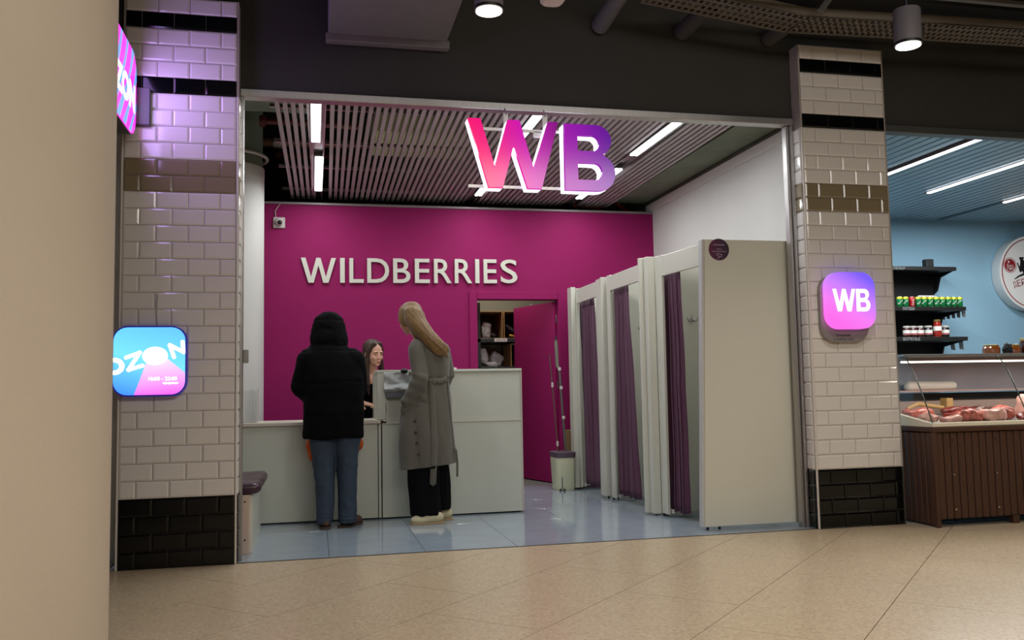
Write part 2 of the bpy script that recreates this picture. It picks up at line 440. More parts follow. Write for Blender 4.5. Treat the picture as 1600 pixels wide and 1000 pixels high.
# ================================================================== FACADE, LINTELS
L = 2.895
struct('wall_front', MB().box(-5, 10.5, .118, .18, 3.06, 4.3).box(-.72, 10.5, .118, .18, L+.045, 3.06).box(-5, -.72, .118, .18, 2.9, 3.06), M_facade)
struct('trim_3', MB().bbox(.0, 3.8763, .092, .18, L, L+.05, .004), M_alu)
struct('trim_4', MB().bbox(4.5763, 10.5, .092, .18, L-.01, L+.045, .004), mat('grey_metal_trim', (92, 94, 92), .4, metal=.5))
# thin inner frame of the shop opening
struct('trim_5', MB().bbox(.004, .022, .10, .16, 0, L, .003), M_alu)
struct('trim_6', MB().bbox(3.848, 3.868, .10, .16, 0, L, .003).bbox(3.825, 3.846, .12, .18, 0, L, .003), M_alu)
struct('trim_7', MB().box(0, 3.88, .018, .040, -.01, .002), mat('dark_threshold_strip', (60, 55, 50), .5))

# walls of the shop
DO = (2.116, 2.99, 1.948)    # doorway
struct('wall_back', MB().box(-.72, DO[0], 3.4, 3.5, 0, 2.9).box(DO[1], 4.13, 3.4, 3.5, 0, 2.9).box(DO[0], DO[1], 3.4, 3.5, DO[2], 2.9), M_mag)
struct('trim_8', MB().bbox(-.72, 4.1, 3.38, 3.52, 2.9, 2.925, .004), mat('dusty_grey_cap', (150, 138, 140), .5, metal=.3))
struct('wall_right', MB().box(4.1, 4.25, .18, 3.55, 0, 2.93), M_wallwhite)
struct('trim_9', MB().box(4.085, 4.26, .18, 3.56, 2.93, 3.02), mat('white_wall_top_band', (215, 213, 205), .6))  # slightly paler band along the top of the right wall
struct('wall_left', MB().box(-.86, -.72, .31, 3.5, 0, 2.95), M_wallwhite)
# the dark zone above the lowered ceiling
struct('wall_upper_right', MB().box(4.13, 4.24, .31, 6.2, 3.02, 3.95), M_conc)
struct('wall_upper_back', MB().box(-.9, 10.5, 6.2, 6.3, 0, 4.0), M_conc2)
struct('wall_upper_left', MB().box(-.98, -.87, .31, 6.2, 0, 3.95), M_conc2)
struct('ceiling', MB().box(-5, 10.5, .3, 6.3, 3.95, 4.05), M_conc2)
struct('trim_10', MB().bbox(-.7, .42, 1.45, 1.85, 3.35, 3.75, .01), M_conc)   # concrete beam above the column
struct('ceiling', MB().box(-5, 10.5, -10, .1, 4.3, 4.4), M_conc2)
struct('wall_hall_left', MB().box(-5.1, -5, -10, 3.75, 0, 4.3), mat('hall_wall', (120, 112, 104), .8))
struct('wall_hall_right', MB().box(10.5, 10.6, -10, 6.2, 0, 4.3), mat('hall_wall', (120, 112, 104), .8))
struct('wall_hall_back', MB().box(-5, 10.5, -10.1, -10, 0, 4.3), mat('hall_wall', (120, 112, 104), .8))

struct('ceiling', MB().box(3.72, 4.084, .2, 3.6, 3.06, 3.09), M_conc)
# slatted ceiling
sl = thing('slatted_ceiling', (1.95, 1.9, 3.0), 'lowered ceiling of thin grey slats above the pickup counter', 'ceiling')
ANG = .008
def slat_mesh(wd, ln): return MB().box(-wd/2, wd/2, -ln/2, ln/2, 0, .03).mesh('slat', M_slat)
sm = slat_mesh(.030, 3.36)
k = 0
for i in range(64):
    x = .205+.0535*i
    if any(abs(x-t) < .062 for t in (.485, 2.065, 3.14)): continue
    o = bpy.data.objects.new('slat', sm); COL.objects.link(o); o.parent = sl
    o.location = (x-1.95+.02, random.uniform(-.012, .012), 0); o.rotation_euler = (0, 0, -.012 - .002*random.random())
for y in (.7, 1.6, 2.4, 3.3):
    mk('carrier_rail', MB().box(.15, 3.65, y, y+.03, 3.032, 3.055), M_alu, sl)
for x0_ in (.485, 2.065, 3.14):
    mk('light_channel', MB().box(x0_-.055, x0_-.045, .2, 3.55, 2.992, 3.03).box(x0_+.045, x0_+.055, .2, 3.55, 2.992, 3.03).box(x0_-.055, x0_+.055, .2, 3.55, 3.026, 3.032), M_alu, sl)
names = ['above the left of the counter, nearer the opening', 'above the left of the counter, nearer the magenta wall', 'above the middle of the shop, nearer the opening',
         'above the middle of the shop, nearer the magenta wall', 'above the fitting booths, nearer the opening', 'above the fitting booths, nearer the magenta wall']
for (x, a, b_), nm in zip(TUBES, names):
    t = thing('ceiling_light', (x, (a+b_)/2, 2.975), 'bright white linear ceiling light '+nm, 'lamp', 'linear lights in the slatted ceiling')
    if x < 1:
        mk('diffuser', MB().bbox(x-.034, x+.034, a, b_, 2.975, 2.99, .004), M_tubewhite, t)
    else:
        mk('diffuser', MB().bbox(x-.036, x-.004, a, b_, 2.975, 2.99, .004), M_tubewhite, t)
        mk('diffuser', MB().bbox(x+.006, x+.034, a, b_, 2.975, 2.99, .004), M_tubewhite, t)
    mk('housing', MB().box(x-.04, x+.04, a-.02, b_+.02, 2.99, 3.024), mat('dark_lamp_end', (70, 66, 66), .5), t)

# services seen above the slats
def pipe(name, pts, r, m, label, cat='pipe'):
    return mk(name, MB().tube(pts, r, 12), m, smooth=True, label=label, cat=cat)
M_copper = mat('copper_coloured_pipe', (120, 84, 66), .45, metal=.3)
M_redpipe = mat('dull_red_paint', (90, 30, 28), .5)
sp = pipe('service_pipe', [(-.6, 3.45, 3.53), (1.35, 3.3, 3.53)], .045, M_copper, 'copper coloured pipe crossing above the slatted ceiling')
mk('pipe_clamp', MB().lathe([(.052, 0), (.056, .01), (.056, .12), (.052, .13)], (.06, 3.395, 3.53), 14, axis='x'), mat('galvanised_clamp', (170, 160, 150), .4, metal=.5, noise_amt=.3, noise_scale=40), sp, smooth=True)
mk('pipe_hanger', MB().tube([(.3, 3.37, 3.57), (.3, 3.37, 3.945)], .006, 6), M_alu, sp, smooth=True)
for nm, x, y, z in (('beside the round white column', -.0, 2.6, 3.5), ('lower down, further back', .08, 4.2, 3.62)):
    t = thing('sprinkler_pipe', (x, y, z), 'short dull red sprinkler pipe above the slatted ceiling '+nm, 'pipe')
    mk('pipe', MB().tube([(x, y, z), (x+.45, y, z), (x+.9, y+.05, z)], .028, 10), M_redpipe, t, True)
    mk('hanger', MB().tube([(x+.3, y, z+.02), (x+.3, y, 3.95)], .006, 6), M_alu, t, True)
    mk('flange', MB().lathe([(.05, -.03), (.055, 0), (.055, .02), (.03, .03)], (x, y, z), 14, axis='x'), M_redpipe, t, True)
mk('air_duct', MB().bbox(1.0, 1.95, 2.3, 3.1, 3.35, 3.6, .02).box(1.1, 1.12, 2.6, 2.62, 3.6, 3.945).box(1.8, 1.82, 2.6, 2.62, 3.6, 3.945), mat('yellowed_duct_board', (150, 142, 105), .7, noise_amt=.15, noise_scale=6), label='yellowish duct seen through the gaps of the slats', cat='duct')
mk('cable_bundle', MB().tube([(2.0, .4, 3.3), (2.1, 2.4, 3.28), (2.3, 3.8, 3.2), (2.3, 5, 3.2)], .05, 10).tube([(3.2, 2.8, 3.2), (3.7, 3.4, 3.15), (4.0, 4.2, 3.12)], .035), mat('foil_wrap', (150, 150, 145), .3, metal=.6, noise_amt=.4, noise_scale=30, bump=.6), smooth=True, label='foil wrapped hoses lying above the slatted ceiling', cat='hose')
mk('cable_loop', MB().tube([(3.3, 3.75, 3.05), (3.6, 3.72, 3.03), (3.75, 3.7, 3.1), (3.95, 3.8, 3.02), (4.05, 4.0, 3.0)], .02, 8), mat('orange_conduit', (190, 84, 30), .5), smooth=True, label='orange cable conduit above the back wall at the right end of the slats', cat='cable')
mk('hose', MB().tube([(.3, 3.75, 2.96), (1.2, 3.8, 2.99), (2.4, 3.8, 2.96), (3.3, 3.8, 2.98)], .03, 8), mat('galvanised_clamp', (170, 160, 150), .4), smooth=True, label='grey conduit running just above the top of the magenta wall', cat='conduit')

# round column in the shop
t = thing('round_column', (-.3, 2.9, 0), 'round white column standing at the left behind the counter', 'column')
mk('shaft', MB().lathe([(.30, 0), (.30, 3.03), (.302, 3.04), (.302, 3.12), (.295, 3.125)], (-.3, 2.9, 0), 48), M_wallwhite, t, True)
mk('raw_top', MB().lathe([(.285, 3.12), (.285, 3.94)], (-.3, 2.9, 0), 48), M_conc, t, True)
ring = MB(); ring.tube([(-.3+.325*math.cos(a), 2.9+.325*math.sin(a), 3.22) for a in [2*PI*k/40 for k in range(41)]], .016, 8, cap=False)
mk('ring', ring, M_alu_w, t, True)

# ================================================================== BIG WB LETTERS
sg = thing('letter_sign', (1.95, -.01, 2.32), 'large glowing pink to purple WB letters hanging under the lintel', 'sign')
WX, WZ, WW, WH = 1.432, 2.322, .608, .455
Wp = [(0, 1), (.135, 1), (.286, .30), (.435, 1), (.565, 1), (.715, .30), (.887, 1), (1, 1), (.80, 0), (.643, 0), (.495, .62), (.37, 0), (.214, 0)]
Wp = [(WX+x*WW, WZ+z*WH) for x, z in Wp]
BX, BZ, BW, BH = 2.08, 2.32, .352, .45
def arc(cx, cz, rx, rz, a0, a1, n): return [(cx+rx*math.cos(math.radians(a0+(a1-a0)*k/n)), cz+rz*math.sin(math.radians(a0+(a1-a0)*k/n))) for k in range(n+1)]
Bo = [(0, 0)]+arc(.66, .275, .34, .275, -90, 62, 14)+arc(.62, .765, .31, .235, -62, 90, 14)+[(0, 1)]
Bh1 = [(.26, .60)]+arc(.56, .715, .13, .115, -90, 90, 8)+[(.26, .83)]
Bh2 = [(.26, .165)]+arc(.60, .29, .14, .125, -90, 90, 8)+[(.26, .415)]
sc_ = lambda P: [(BX+x*BW, BZ+z*BH) for x, z in P]
Mw = grad_emit('pink_lit_face', [(0, (255, 8, 100)), (.35, (235, 0, 135)), (.6, (205, 0, 170)), (.8, (175, 0, 160)), (1, (120, 0, 120))], (1, 0, .25), -.32, .36, 1.0, .15)
Mb = grad_emit('purple_lit_face', [(0, (165, 0, 168)), (.5, (135, 0, 165)), (1, (75, 0, 140))], (1, 0, .35), -.2, .24, 1.0, .15)
for outl, mface, nm in (([Wp], Mw, 'letter_w'), ([sc_(Bo), sc_(Bh1), sc_(Bh2)], Mb, 'letter_b')):
    body = mk(nm, geo_mb(curve_geo(outl, .085), FR(0, .045, 0)), M_glow_white, sg)
    mk('lit_face', geo_mb(curve_geo(outl, .03), FR(0, -.041, 0)), mface, body)
for z in (2.735, 2.345):
    mk('rail', MB().box(1.45, 2.40, .046, .06, z, z+.02), M_alu, sg)
for x in (1.71, 1.98):
    mk('hanger', MB().bbox(x-.018, x+.018, .046, .052, 2.74, 2.86, .002).tube([(x, .08, 2.90), (x, .05, 2.875), (x+.008, .045, 2.865), (x, .04, 2.845)], .004, 6), M_alu, sg)
mk('driver_box', MB().bbox(1.90, 1.965, .046, .08, 2.70, 2.745, .004), M_alu, sg)
for x, z, m_, p in ((1.74, 2.55, (1, .25, .85), 3),):
    pass

# ================================================================== WILDBERRIES LETTERING
def islands(vs, fs):
    par = list(range(len(vs)))
    def find(i):
        while par[i] != i: par[i] = par[par[i]]; i = par[i]
        return i
    # merge coincident verts too
    key = {}
    for i, v in enumerate(vs):
        k = (round(v.x, 5), round(v.y, 5), round(v.z, 5))
        if k in key: par[find(i)] = find(key[k])
        else: key[k] = i
    for f in fs:
        for a in f[1:]: par[find(a)] = find(f[0])
    g = {}
    for f in fs: g.setdefault(find(f[0]), []).append(f)
    out = []
    for r, ff in g.items():
        ids = sorted({i for f in ff for i in f}); mp = {i: k for k, i in enumerate(ids)}
        out.append(([vs[i] for i in ids], [tuple(mp[i] for i in f) for f in ff]))
    out.sort(key=lambda g: sum(v.x for v in g[0])/len(g[0]))
    return out
ws = thing('wall_lettering', (1.44, 3.39, 2.11), 'raised cream letters spelling WILDBERRIES on the magenta wall', 'sign')
LX = [(215, 343), (358, 375), (392, 445), (458, 540), (555, 620), (637, 694), (710, 778), (790, 858), (870, 886), (903, 955), (970, 1037)]
Wl = [(0, 1), (.135, 1), (.29, .24), (.44, 1), (.56, 1), (.71, .24), (.865, 1), (1, 1), (.785, 0), (.635, 0), (.50, .70), (.365, 0), (.215, 0)]
for ch, (a, b_) in zip('WILDBERRIES', LX):
    xa, xb = .328+(a-215)/822*2.222, .328+(b_-215)/822*2.222
    if ch == 'W': g = curve_geo([[((x-.5)*(xb-xa), (z-.5)*.252) for x, z in Wl]], .02)
    else: g = text_geo(ch, xb-xa, .252, .02, offset=.008 if ch != 'I' else 0)
    zc = 2.2335+.012*(a-215)/822
    mk('letter', MB().add([FR((xa+xb)/2, 3.388, zc) @ v for v in g[0]], g[1]), M_letter, ws)

# security camera
t = thing('security_camera', (.117, 3.39, 2.66), 'small white security camera with a dark lens high on the magenta wall', 'camera')
mk('mount_plate', MB().bbox(.06, .175, 3.375, 3.398, 2.655, 2.765, .006), M_alu_w, t)
mk('housing', MB().ell((.118, 3.36, 2.712), (.042, .035, .042)), M_alu_w, t, True)
mk('lens', MB().ell((.126, 3.335, 2.705), (.025, .02, .023)), M_blackmetal, t, True)
mk('wire', MB().tube([(.085, 3.385, 2.765), (.08, 3.385, 2.83), (.105, 3.385, 2.87), (.13, 3.38, 2.90)], .004, 6), M_alu_w, t, True)

# ================================================================== DOOR AND FRAME
fr = MB()
fr.bbox(2.03, DO[0], 3.378, 3.40, 0, DO[2]+.085, .006).bbox(DO[1], 3.11, 3.378, 3.40, 0, DO[2]+.085, .006).bbox(DO[0], DO[1], 3.378, 3.40, DO[2], DO[2]+.085, .006)
struct('trim_11', fr, M_mag)
dd = thing('door_1', (2.96, 3.44, 0), 'open magenta door leaf swung into the stockroom', 'door'); dd['kind'] = 'structure'
del dd['category']
dx, dy = -.30, .954
pts = [(2.965, 3.45), (2.965+dx*.86, 3.45+dy*.86), (2.965+dx*.86+.04*dy, 3.45+dy*.86-.04*dx), (2.965+.04*dy, 3.45-.04*dx)]
mk('door_leaf', MB().poly(pts, 'z', .012, 1.935), M_mag, dd)
for z in (.25, 1.0, 1.7):
    mk('hinge', MB().lathe([(.009, 0), (.009, .09)], (2.985, 3.44, z), 10), M_chrome, dd, True)
hx, hy = 2.965+dx*.79, 3.45+dy*.79
mk('door_closer', MB().bbox(2.72, 2.735, 3.52, 3.54, 1.90, 1.94, .002), M_chrome, dd)

# ================================================================== STOCKROOM
struct('wall_stockroom', MB().box(1.0, 4.1, 4.9, 5.0, 0, 2.8).box(1.0, 1.1, 3.5, 4.9, 0, 2.8).box(4.0, 4.1, 3.56, 4.9, 0, 2.8).box(1.0, 4.1, 3.5, 5.0, 2.8, 2.85), mat('stockroom_wall', (150, 148, 132), .8))
rk = thing('storage_rack', (2.75, 4.5, 0), 'black metal rack behind the open door', 'shelf')
for x in (2.27, 3.5):
    for y in (4.25, 4.8):
        mk('upright', MB().box(x, x+.04, y, y+.04, 0, 2.0), M_blackmetal, rk)
for z in (.15, .70, 1.22, 1.545):
    mk('shelf', MB().bbox(2.27, 3.54, 4.25, 4.84, z, z+.045, .004), M_blackmetal, rk)
mk('shelf_label', MB().box(2.47, 2.62, 4.246, 4.25, 1.552, 1.592), M_whiteprint, rk)
mk('label_print', geo_mb(text_geo('10-14', .10, .02, .001), FR(2.545, 4.246, 1.572)), M_blackmetal, rk)
M_card = mat('cardboard', (168, 132, 84), .85, noise_amt=.06, noise_scale=12)
M_cardin = mat('cardboard_inside', (92, 66, 40), .9)
def openbox(x0, x1, y0, y1, z0, z1, label, group=None):
    t = thing('cardboard_box', ((x0+x1)/2, (y0+y1)/2, z0), label, 'box', group)
    e_ = .008
    mk('side_panel', MB().box(x0, x0+e_, y0, y1, z0, z1), M_card, t); mk('side_panel', MB().box(x1-e_, x1, y0, y1, z0, z1), M_card, t)
    mk('back_panel', MB().box(x0+e_, x1-e_, y1-e_, y1, z0, z1), M_cardin, t)
    mk('bottom_panel', MB().box(x0+e_, x1-e_, y0, y1-e_, z0, z0+e_), M_cardin, t)
    mk('top_panel', MB().box(x0+e_, x1-e_, y0, y1-e_, z1-e_, z1), M_card, t)
openbox(2.285, 2.575, 4.27, 4.7, 1.592, 1.905, 'open cardboard box on the rack top, nearest the door frame', 'open cardboard boxes on the rack')
openbox(2.59, 2.90, 4.27, 4.7, 1.592, 1.905, 'open cardboard box on the rack top, partly behind the door leaf', 'open cardboard boxes on the rack')
openbox(2.67, 2.95, 4.29, 4.7, 1.267, 1.53, 'cardboard box on the lower rack shelf beside grey parcels', 'open cardboard boxes on the rack')
M_parcel = mat('grey_poly_mailer', (165, 165, 165), .35, noise_amt=.15, noise_scale=14)
def crumple(c, r, rot, seed, m, name, label, cat, group=None, voxel=.008, amp=.014, sc=18, base=None):
    mb = MB()
    bm = bmesh.new(); bmesh.ops.create_icosphere(bm, subdivisions=4, radius=1)
    R = Euler(rot).to_matrix()
    for v in bm.verts:
        p = v.co.copy()
        q = Vector([math.copysign(abs(k)**.6, k) for k in p])
        q = Vector((q.x*r[0], q.y*r[1], q.z*r[2]))
        nz = noise.noise(q*sc+Vector((seed*7.3, seed, 0)))+.6*noise.noise(q*sc*2.3+Vector((0, seed*3, 0)))
        v.co = R @ (q+p*nz*amp)+Vector(c)
    if base is not None:
        for v in bm.verts: v.co.z = max(v.co.z, base)
    mb.bm(bm)
    return mk(name, mb, m, smooth=True, sharp=30, label=label, cat=cat, group=group)
crumple((2.405, 4.40, 1.69), (.055, .05, .10), (0, .05, 0), 1, M_parcel, 'parcel', 'upright grey plastic parcel in the left box on the rack top', 'parcel', base=1.602)
crumple((2.50, 4.45, 1.64), (.05, .04, .03), (0, .5, 0), 2, M_blackmetal, 'parcel', 'small black parcel beside the upright grey one on the rack top', 'parcel', base=1.602)
crumple((2.69, 4.38, 1.70), (.09, .05, .025), (0, .6, 0), 3, mat('black_poly_mailer', (28, 28, 30), .3), 'parcel', 'black parcel with a white flap in the right box on the rack top', 'parcel', base=1.602)
crumple((2.70, 4.33, 1.625), (.035, .02, .015), (0, .1, 0), 4, mat('yellow_packet', (200, 150, 40), .5), 'packet', 'small yellow packet under the black parcel on the rack', 'packet', base=1.602)
crumple((2.365, 4.36, 1.385), (.045, .05, .09), (0, -.12, 0), 5, M_parcel, 'parcel', 'leftmost standing grey parcel on the lower rack shelf', 'parcel', 'grey parcels on the lower rack shelf', base=1.267)
crumple((2.52, 4.40, 1.36), (.075, .05, .07), (0, .55, 0), 6, M_parcel, 'parcel', 'wide leaning grey parcel on the lower rack shelf', 'parcel', 'grey parcels on the lower rack shelf', base=1.267)
crumple((2.44, 4.31, 1.292), (.07, .04, .025), (0, 0, .1), 8, M_parcel, 'parcel', 'flat grey parcel in front on the lower rack shelf', 'parcel', 'grey parcels on the lower rack shelf', base=1.267)

# ================================================================== COUNTERS
lc = thing('low_counter', (.15, 1.8, 0), 'low pale grey counter in front of the man in black', 'counter')
mk('front_panel', MB().bbox(-.70, .952, 1.562, 1.58, .012, .755, .001), M_counter, lc)
mk('front_panel', MB().bbox(.958, .978, 1.555, 1.58, .012, .755, .001), M_counter, lc)
mk('worktop', MB().bbox(-.70, .975, 1.54, 2.12, .756, .784, .003), M_edge, lc)
mk('plinth', MB().box(-.68, .97, 1.60, 2.08, 0, .754), M_darkgap, lc)
hc = thing('high_counter', (1.56, 1.8, 0), 'tall pale grey reception counter beside the woman in the grey coat', 'counter')
mk('front_panel', MB().bbox(.987, 2.132, 1.555, 1.575, .012, .752, .001), M_counter, hc)
mk('front_panel', MB().bbox(1.02, 2.132, 1.560, 1.575, .756, 1.158, .001), M_counter, hc)
mk('shelf_edge', MB().bbox(.987, 2.136, 1.550, 1.576, .7525, .7575, .001), M_edge, hc)
mk('end_panel', MB().bbox(.950, 1.018, 1.548, 2.12, .786, 1.16, .003), M_counter, hc)
mk('top', MB().bbox(.945, 2.142, 1.545, 1.85, 1.160, 1.182, .003), M_counter, hc)
mk('side_panel', MB().bbox(2.132, 2.142, 1.550, 2.1, .012, 1.16, .001), M_edge, hc)
mk('worktop', MB().bbox(1.02, 2.13, 1.58, 2.1, .74, .765, .002), M_edge, hc)
mk('plinth', MB().box(1.0, 2.12, 1.60, 2.08, 0, .735), M_darkgap, hc)
# dispenser with bag on the tall counter
t = thing('bag_dispenser', (1.08, 1.53, .9), 'clear plastic bags on a grey tray fixed to the tall counter', 'dispenser')
mk('tray', MB().poly([(1.01, 1.005), (1.17, 1.005), (1.155, .962), (1.02, .962)], 'y', 1.49, 1.556), mat('dark_grey_plastic', (88, 88, 96), .5), t)
mk('side_bracket', MB().poly([(1.012, .962), (1.03, .962), (1.04, .86), (1.03, .84)], 'y', 1.535, 1.556), M_counter, t)
M_bag = mat('clear_plastic_bag', (205, 208, 208), .18, alpha=.55, noise_amt=.1, noise_scale=12, bump=.5, bump_scale=18)
bg = MB(); nx, nz = 14, 12; vs = []; fs = []
for j in range(nz+1):
    for i in range(nx+1):
        u_, v_ = i/nx, j/nz; x = 1.0+.20*u_; z = 1.0+.165*v_
        y = 1.53-.045*math.exp(-((v_-.18)/.16)**2)-.012*noise.noise(Vector((u_*5, v_*6, 1)))-.008*math.sin(u_*7+v_*9)
        vs.append((x, y, z))
for j in range(nz):
    for i in range(nx):
        a = j*(nx+1)+i; fs.append((a, a+1, a+nx+2, a+nx+1))
bg.add(vs, fs); ob = mk('plastic_bag', bg, M_bag, t, True)
md = ob.modifiers.new('s', 'SOLIDIFY'); md.thickness = .003
mk('clip', MB().ell((1.165, 1.528, 1.172), (.03, .02, .022)), M_blackmetal, t, True)
# clear tray on the low counter
t = thing('document_tray', (-.05, 1.72, .785), 'clear plastic tray standing on the left end of the low counter', 'tray')
M_clear = mat('frosted_clear_plastic', (220, 222, 218), .2, alpha=.45)
mk('tray_back', MB().bbox(-.30, .012, 1.80, 1.806, .787, 1.04, .001), M_clear, t)
mk('tray_side', MB().poly([(1.66, .787), (1.80, .787), (1.80, 1.05), (1.70, 1.05)], 'x', .012, .018).poly([(1.66, .787), (1.80, .787), (1.80, 1.05), (1.70, 1.05)], 'x', -.03, -.024), M_clear, t)
mk('tray_base', MB().bbox(-.30, .012, 1.66, 1.80, .787, .792, .001), M_clear, t)
mk('paper_slip', MB().bbox(.80, .935, 1.57, 1.70, .785, .789, .001), M_whiteprint, smooth=False, label='white paper slip on the low counter beside the tall counter', cat='paper')
mk('phone', MB().bbox(1.55, 1.62, 1.70, 1.84, 1.183, 1.20, .004), M_alu_w, label='small white gadget lying on top of the tall counter behind the woman', cat='gadget')

# sensor box on the left jamb
mk('wall_sensor', MB().bbox(.0225, .055, .115, .155, 1.205, 1.288, .004), mat('grey_plastic_box', (140, 138, 134), .5), label='small grey box fixed to the left jamb of the opening', cat='sensor')

# bench
t = thing('bench', (-.2, .75, 0), 'white box bench with a plum padded seat behind the left pillar', 'bench')
mk('end_panel', MB().bbox(-.48, .052, .31, .345, 0, .372, .002), mat('pinkish_board_edge', (205, 182, 165), .5), t)
mk('side_panel', MB().bbox(.03, .07, .347, 1.22, 0, .372, .002), M_panelwhite, t)
mk('side_panel', MB().bbox(-.48, -.44, .347, 1.22, 0, .372, .002), M_panelwhite, t)
mk('back_panel', MB().bbox(-.438, .028, 1.19, 1.22, 0, .372, .002), M_panelwhite, t)
for z in (.09, .33):
    mk('screw', MB().lathe([(.006, 0), (.004, .003)], (.025, .308, z), 10, axis='y'), M_darkgap, t)
cm = MB().bbox(-.52, .125, .295, 1.24, .372, .44, .03)
me = remesh(MB().bbox(-.52, .12, .295, 1.24, .375, .445, .02), 'cushion', mat('plum_leatherette', (62, 36, 50), .3, bump=.1, bump_scale=60), .012, 8, disp=lambda p, n: .008*noise.noise(p*6))
link('cushion', me, t)

# mop bucket
t = thing('mop_bucket', (2.93, 2.98, 0), 'cream mop bucket with a grey rim standing beside the booths', 'bucket')
mb = MB(); loft(mb, [(2.890, 2.98, .0, .090, .125, 0, 4), (2.890, 2.98, .02, .096, .135, 0, 4), (2.888, 2.98, .33, .106, .155, 0, 4)], 28)
mk('pail', mb, mat('cream_plastic', (205, 205, 172), .4), t, True)
mb = MB(); loft(mb, [(2.888, 2.98, .325, .108, .16, 0, 4), (2.888, 2.98, .375, .110, .168, 0, 4), (2.888, 2.98, .378, .10, .15, 0, 4)], 28)
mk('rim', mb, mat('mauve_grey_plastic', (88, 74, 84), .5), t, True)
mk('groove', MB().box(2.835, 2.843, 2.840, 2.850, .02, .31), mat('mauve_grey_plastic', (88, 74, 84), .5), t)
for x in (2.82, 2.86):
    mk('foot', MB().ell((x, 2.84, .012), (.012, .012, .012), seg=10, rings=6), M_blackmetal, t, True)
t = thing('mop', (2.91, 2.97, .38), 'grey mop with a thick upper grip standing in the bucket', 'mop')
mk('handle', MB().tube([(2.915, 2.97, .382), (2.885, 3.02, 1.20)], .012, 10), mat('steel_tube', (120, 118, 118), .35, metal=.7), t, True)
mk('grip', MB().tube([(2.885, 3.02, 1.20), (2.872, 3.05, 1.235), (2.868, 3.06, 1.48), (2.866, 3.06, 1.50)], [.014, .019, .019, .013], 12), mat('khaki_grip', (104, 98, 88), .6), t, True)
mk('hang_loop', MB().tube([(2.866, 3.06, 1.50), (2.864, 3.06, 1.545)], .012, 8), mat('plum_plastic', (70, 36, 56), .5), t, True)
for z, x in ((.70, 2.909), (1.0, 2.896), (1.19, 2.887)):
    mk('collar', MB().lathe([(.017, 0), (.017, .03)], (x, 2.97+(z-.38)*.06, z), 12), M_alu_w, t, True)
t = thing('broom', (2.85, 3.0, .38), 'thin second handle leaning beside the mop grip', 'broom')
mk('handle', MB().tube([(2.845, 2.99, .382), (2.835, 3.20, 1.36)], .008, 8), mat('steel_tube2', (96, 70, 66), .4, metal=.5), t, True)
for z in (.43, 1.02):
    mk('collar', MB().lathe([(.012, 0), (.012, .05)], (2.845-.01*(z-.38), 2.99+(z-.38)*.214, z), 10), M_alu_w, t, True)
t = thing('cardboard_box', (3.06, 3.25, 0), 'tall cardboard box behind the mop bucket', 'box')
mk('carton', MB().bbox(3.015, 3.20, 3.16, 3.36, 0, .575, .003), mat('brown_card', (126, 100, 66), .85, noise_amt=.06), t)

# ================================================================== FITTING BOOTHS
def curtain(name, parent, x, y0t, y1t, y0b, y1b, zt, zb, xb, folds=5, seed=0, depth=.035):
    """hanging fabric; top runs y0t..y1t, bottom y0b..y1b, pushed out in x at the bottom"""
    nu, nv = 70, 26; vs = []; fs = []
    for j in range(nv+1):
        v_ = j/nv; e2 = v_**1.1
        ya, yb = y0t+(y0b-y0t)*e2, y1t+(y1b-y1t)*e2
        for i in range(nu+1):
            u_ = i/nu; amp = depth*(.55+.6*v_)
            ph = u_*folds*2*PI+seed+.5*math.sin(v_*2.2+seed)
            dx_ = amp*math.sin(ph)*(.75+.25*math.sin(ph*.37+seed)); dy_ = .012*math.sin(2*ph)
            bl = .01*noise.noise(Vector((u_*3, v_*4, seed)))
            vs.append((x+(xb-x)*e2+dx_+bl, ya+(yb-ya)*u_+dy_, zt+(zb-zt)*v_+.006*math.sin(ph)*v_))
    for j in range(nv):
        for i in range(nu): a = j*(nu+1)+i; fs.append((a, a+1, a+nu+2, a+nu+1))
    o = mk(name, MB().add(vs, fs), M_curtain, parent, True, sharp=80)
    md = o.modifiers.new('solid', 'SOLIDIFY'); md.thickness = .003
    return o
def booth(y0, y1, oy0, oy1, ztop, zh, xf, name_label, end=False):
    """y0..y1 booth extent, opening oy0..oy1"""
    t = thing('fitting_booth', (xf+.4, (y0+y1)/2, 0), name_label, 'fitting booth', 'fitting booths along the right wall')
    th = .10
    # near partition (towards the mall)
    mk('partition', MB().bbox(xf+.001, 4.095, y0, y0+.035, .022, ztop, .003), M_panelwhite, t)
    mk('stile', MB().bbox(xf, xf+.022, y0+.036, oy0, .022, ztop-.01, .002), M_panelwhite, t)
    mk('stile', MB().bbox(xf, xf+.022, oy1, y1, .022, ztop-.015, .002), M_panelwhite, t)
    mk('header', MB().bbox(xf, xf+.022, oy0, oy1, zh, ztop-.025, .002), M_panelwhite, t)
    mk('back_panel', MB().bbox(4.075, 4.098, y0+.036, y1, .022, ztop-.05, .002), M_panelwhite, t)
    mk('curtain_rod', MB().tube([(xf+.06, oy0-.01, zh+.035), (xf+.06, oy1+.02, zh+.035)], .010, 10), M_chrome, t, True)
    mk('bottom_rail', MB().bbox(xf+.03, xf+.05, oy0 if False else oy1-.02, y1, .03, .06, .002), M_panelwhite, t)
    for x in (xf+.03, xf+.12, 4.02):
        mk('foot', MB().lathe([(.010, 0), (.010, .022)], (x, y0+.0175, 0), 10), M_blackmetal, t, True)
    mk('foot', MB().lathe([(.010, 0), (.010, .022)], (xf+.011, y1-.02, 0), 10), M_blackmetal, t, True)
    return t
b1 = booth(.215, .985, .26, .865, 2.062, 1.878, 3.12, 'fitting booth nearest the opening, with its broad white end wall')
b2 = booth(1.065, 2.06, 1.215, 1.965, 2.045, 1.885, 3.08, 'middle fitting booth between the other two')
b3 = booth(2.13, 3.05, 2.28, 2.895, 2.03, 1.862, 3.05, 'fitting booth furthest back, by the magenta wall')
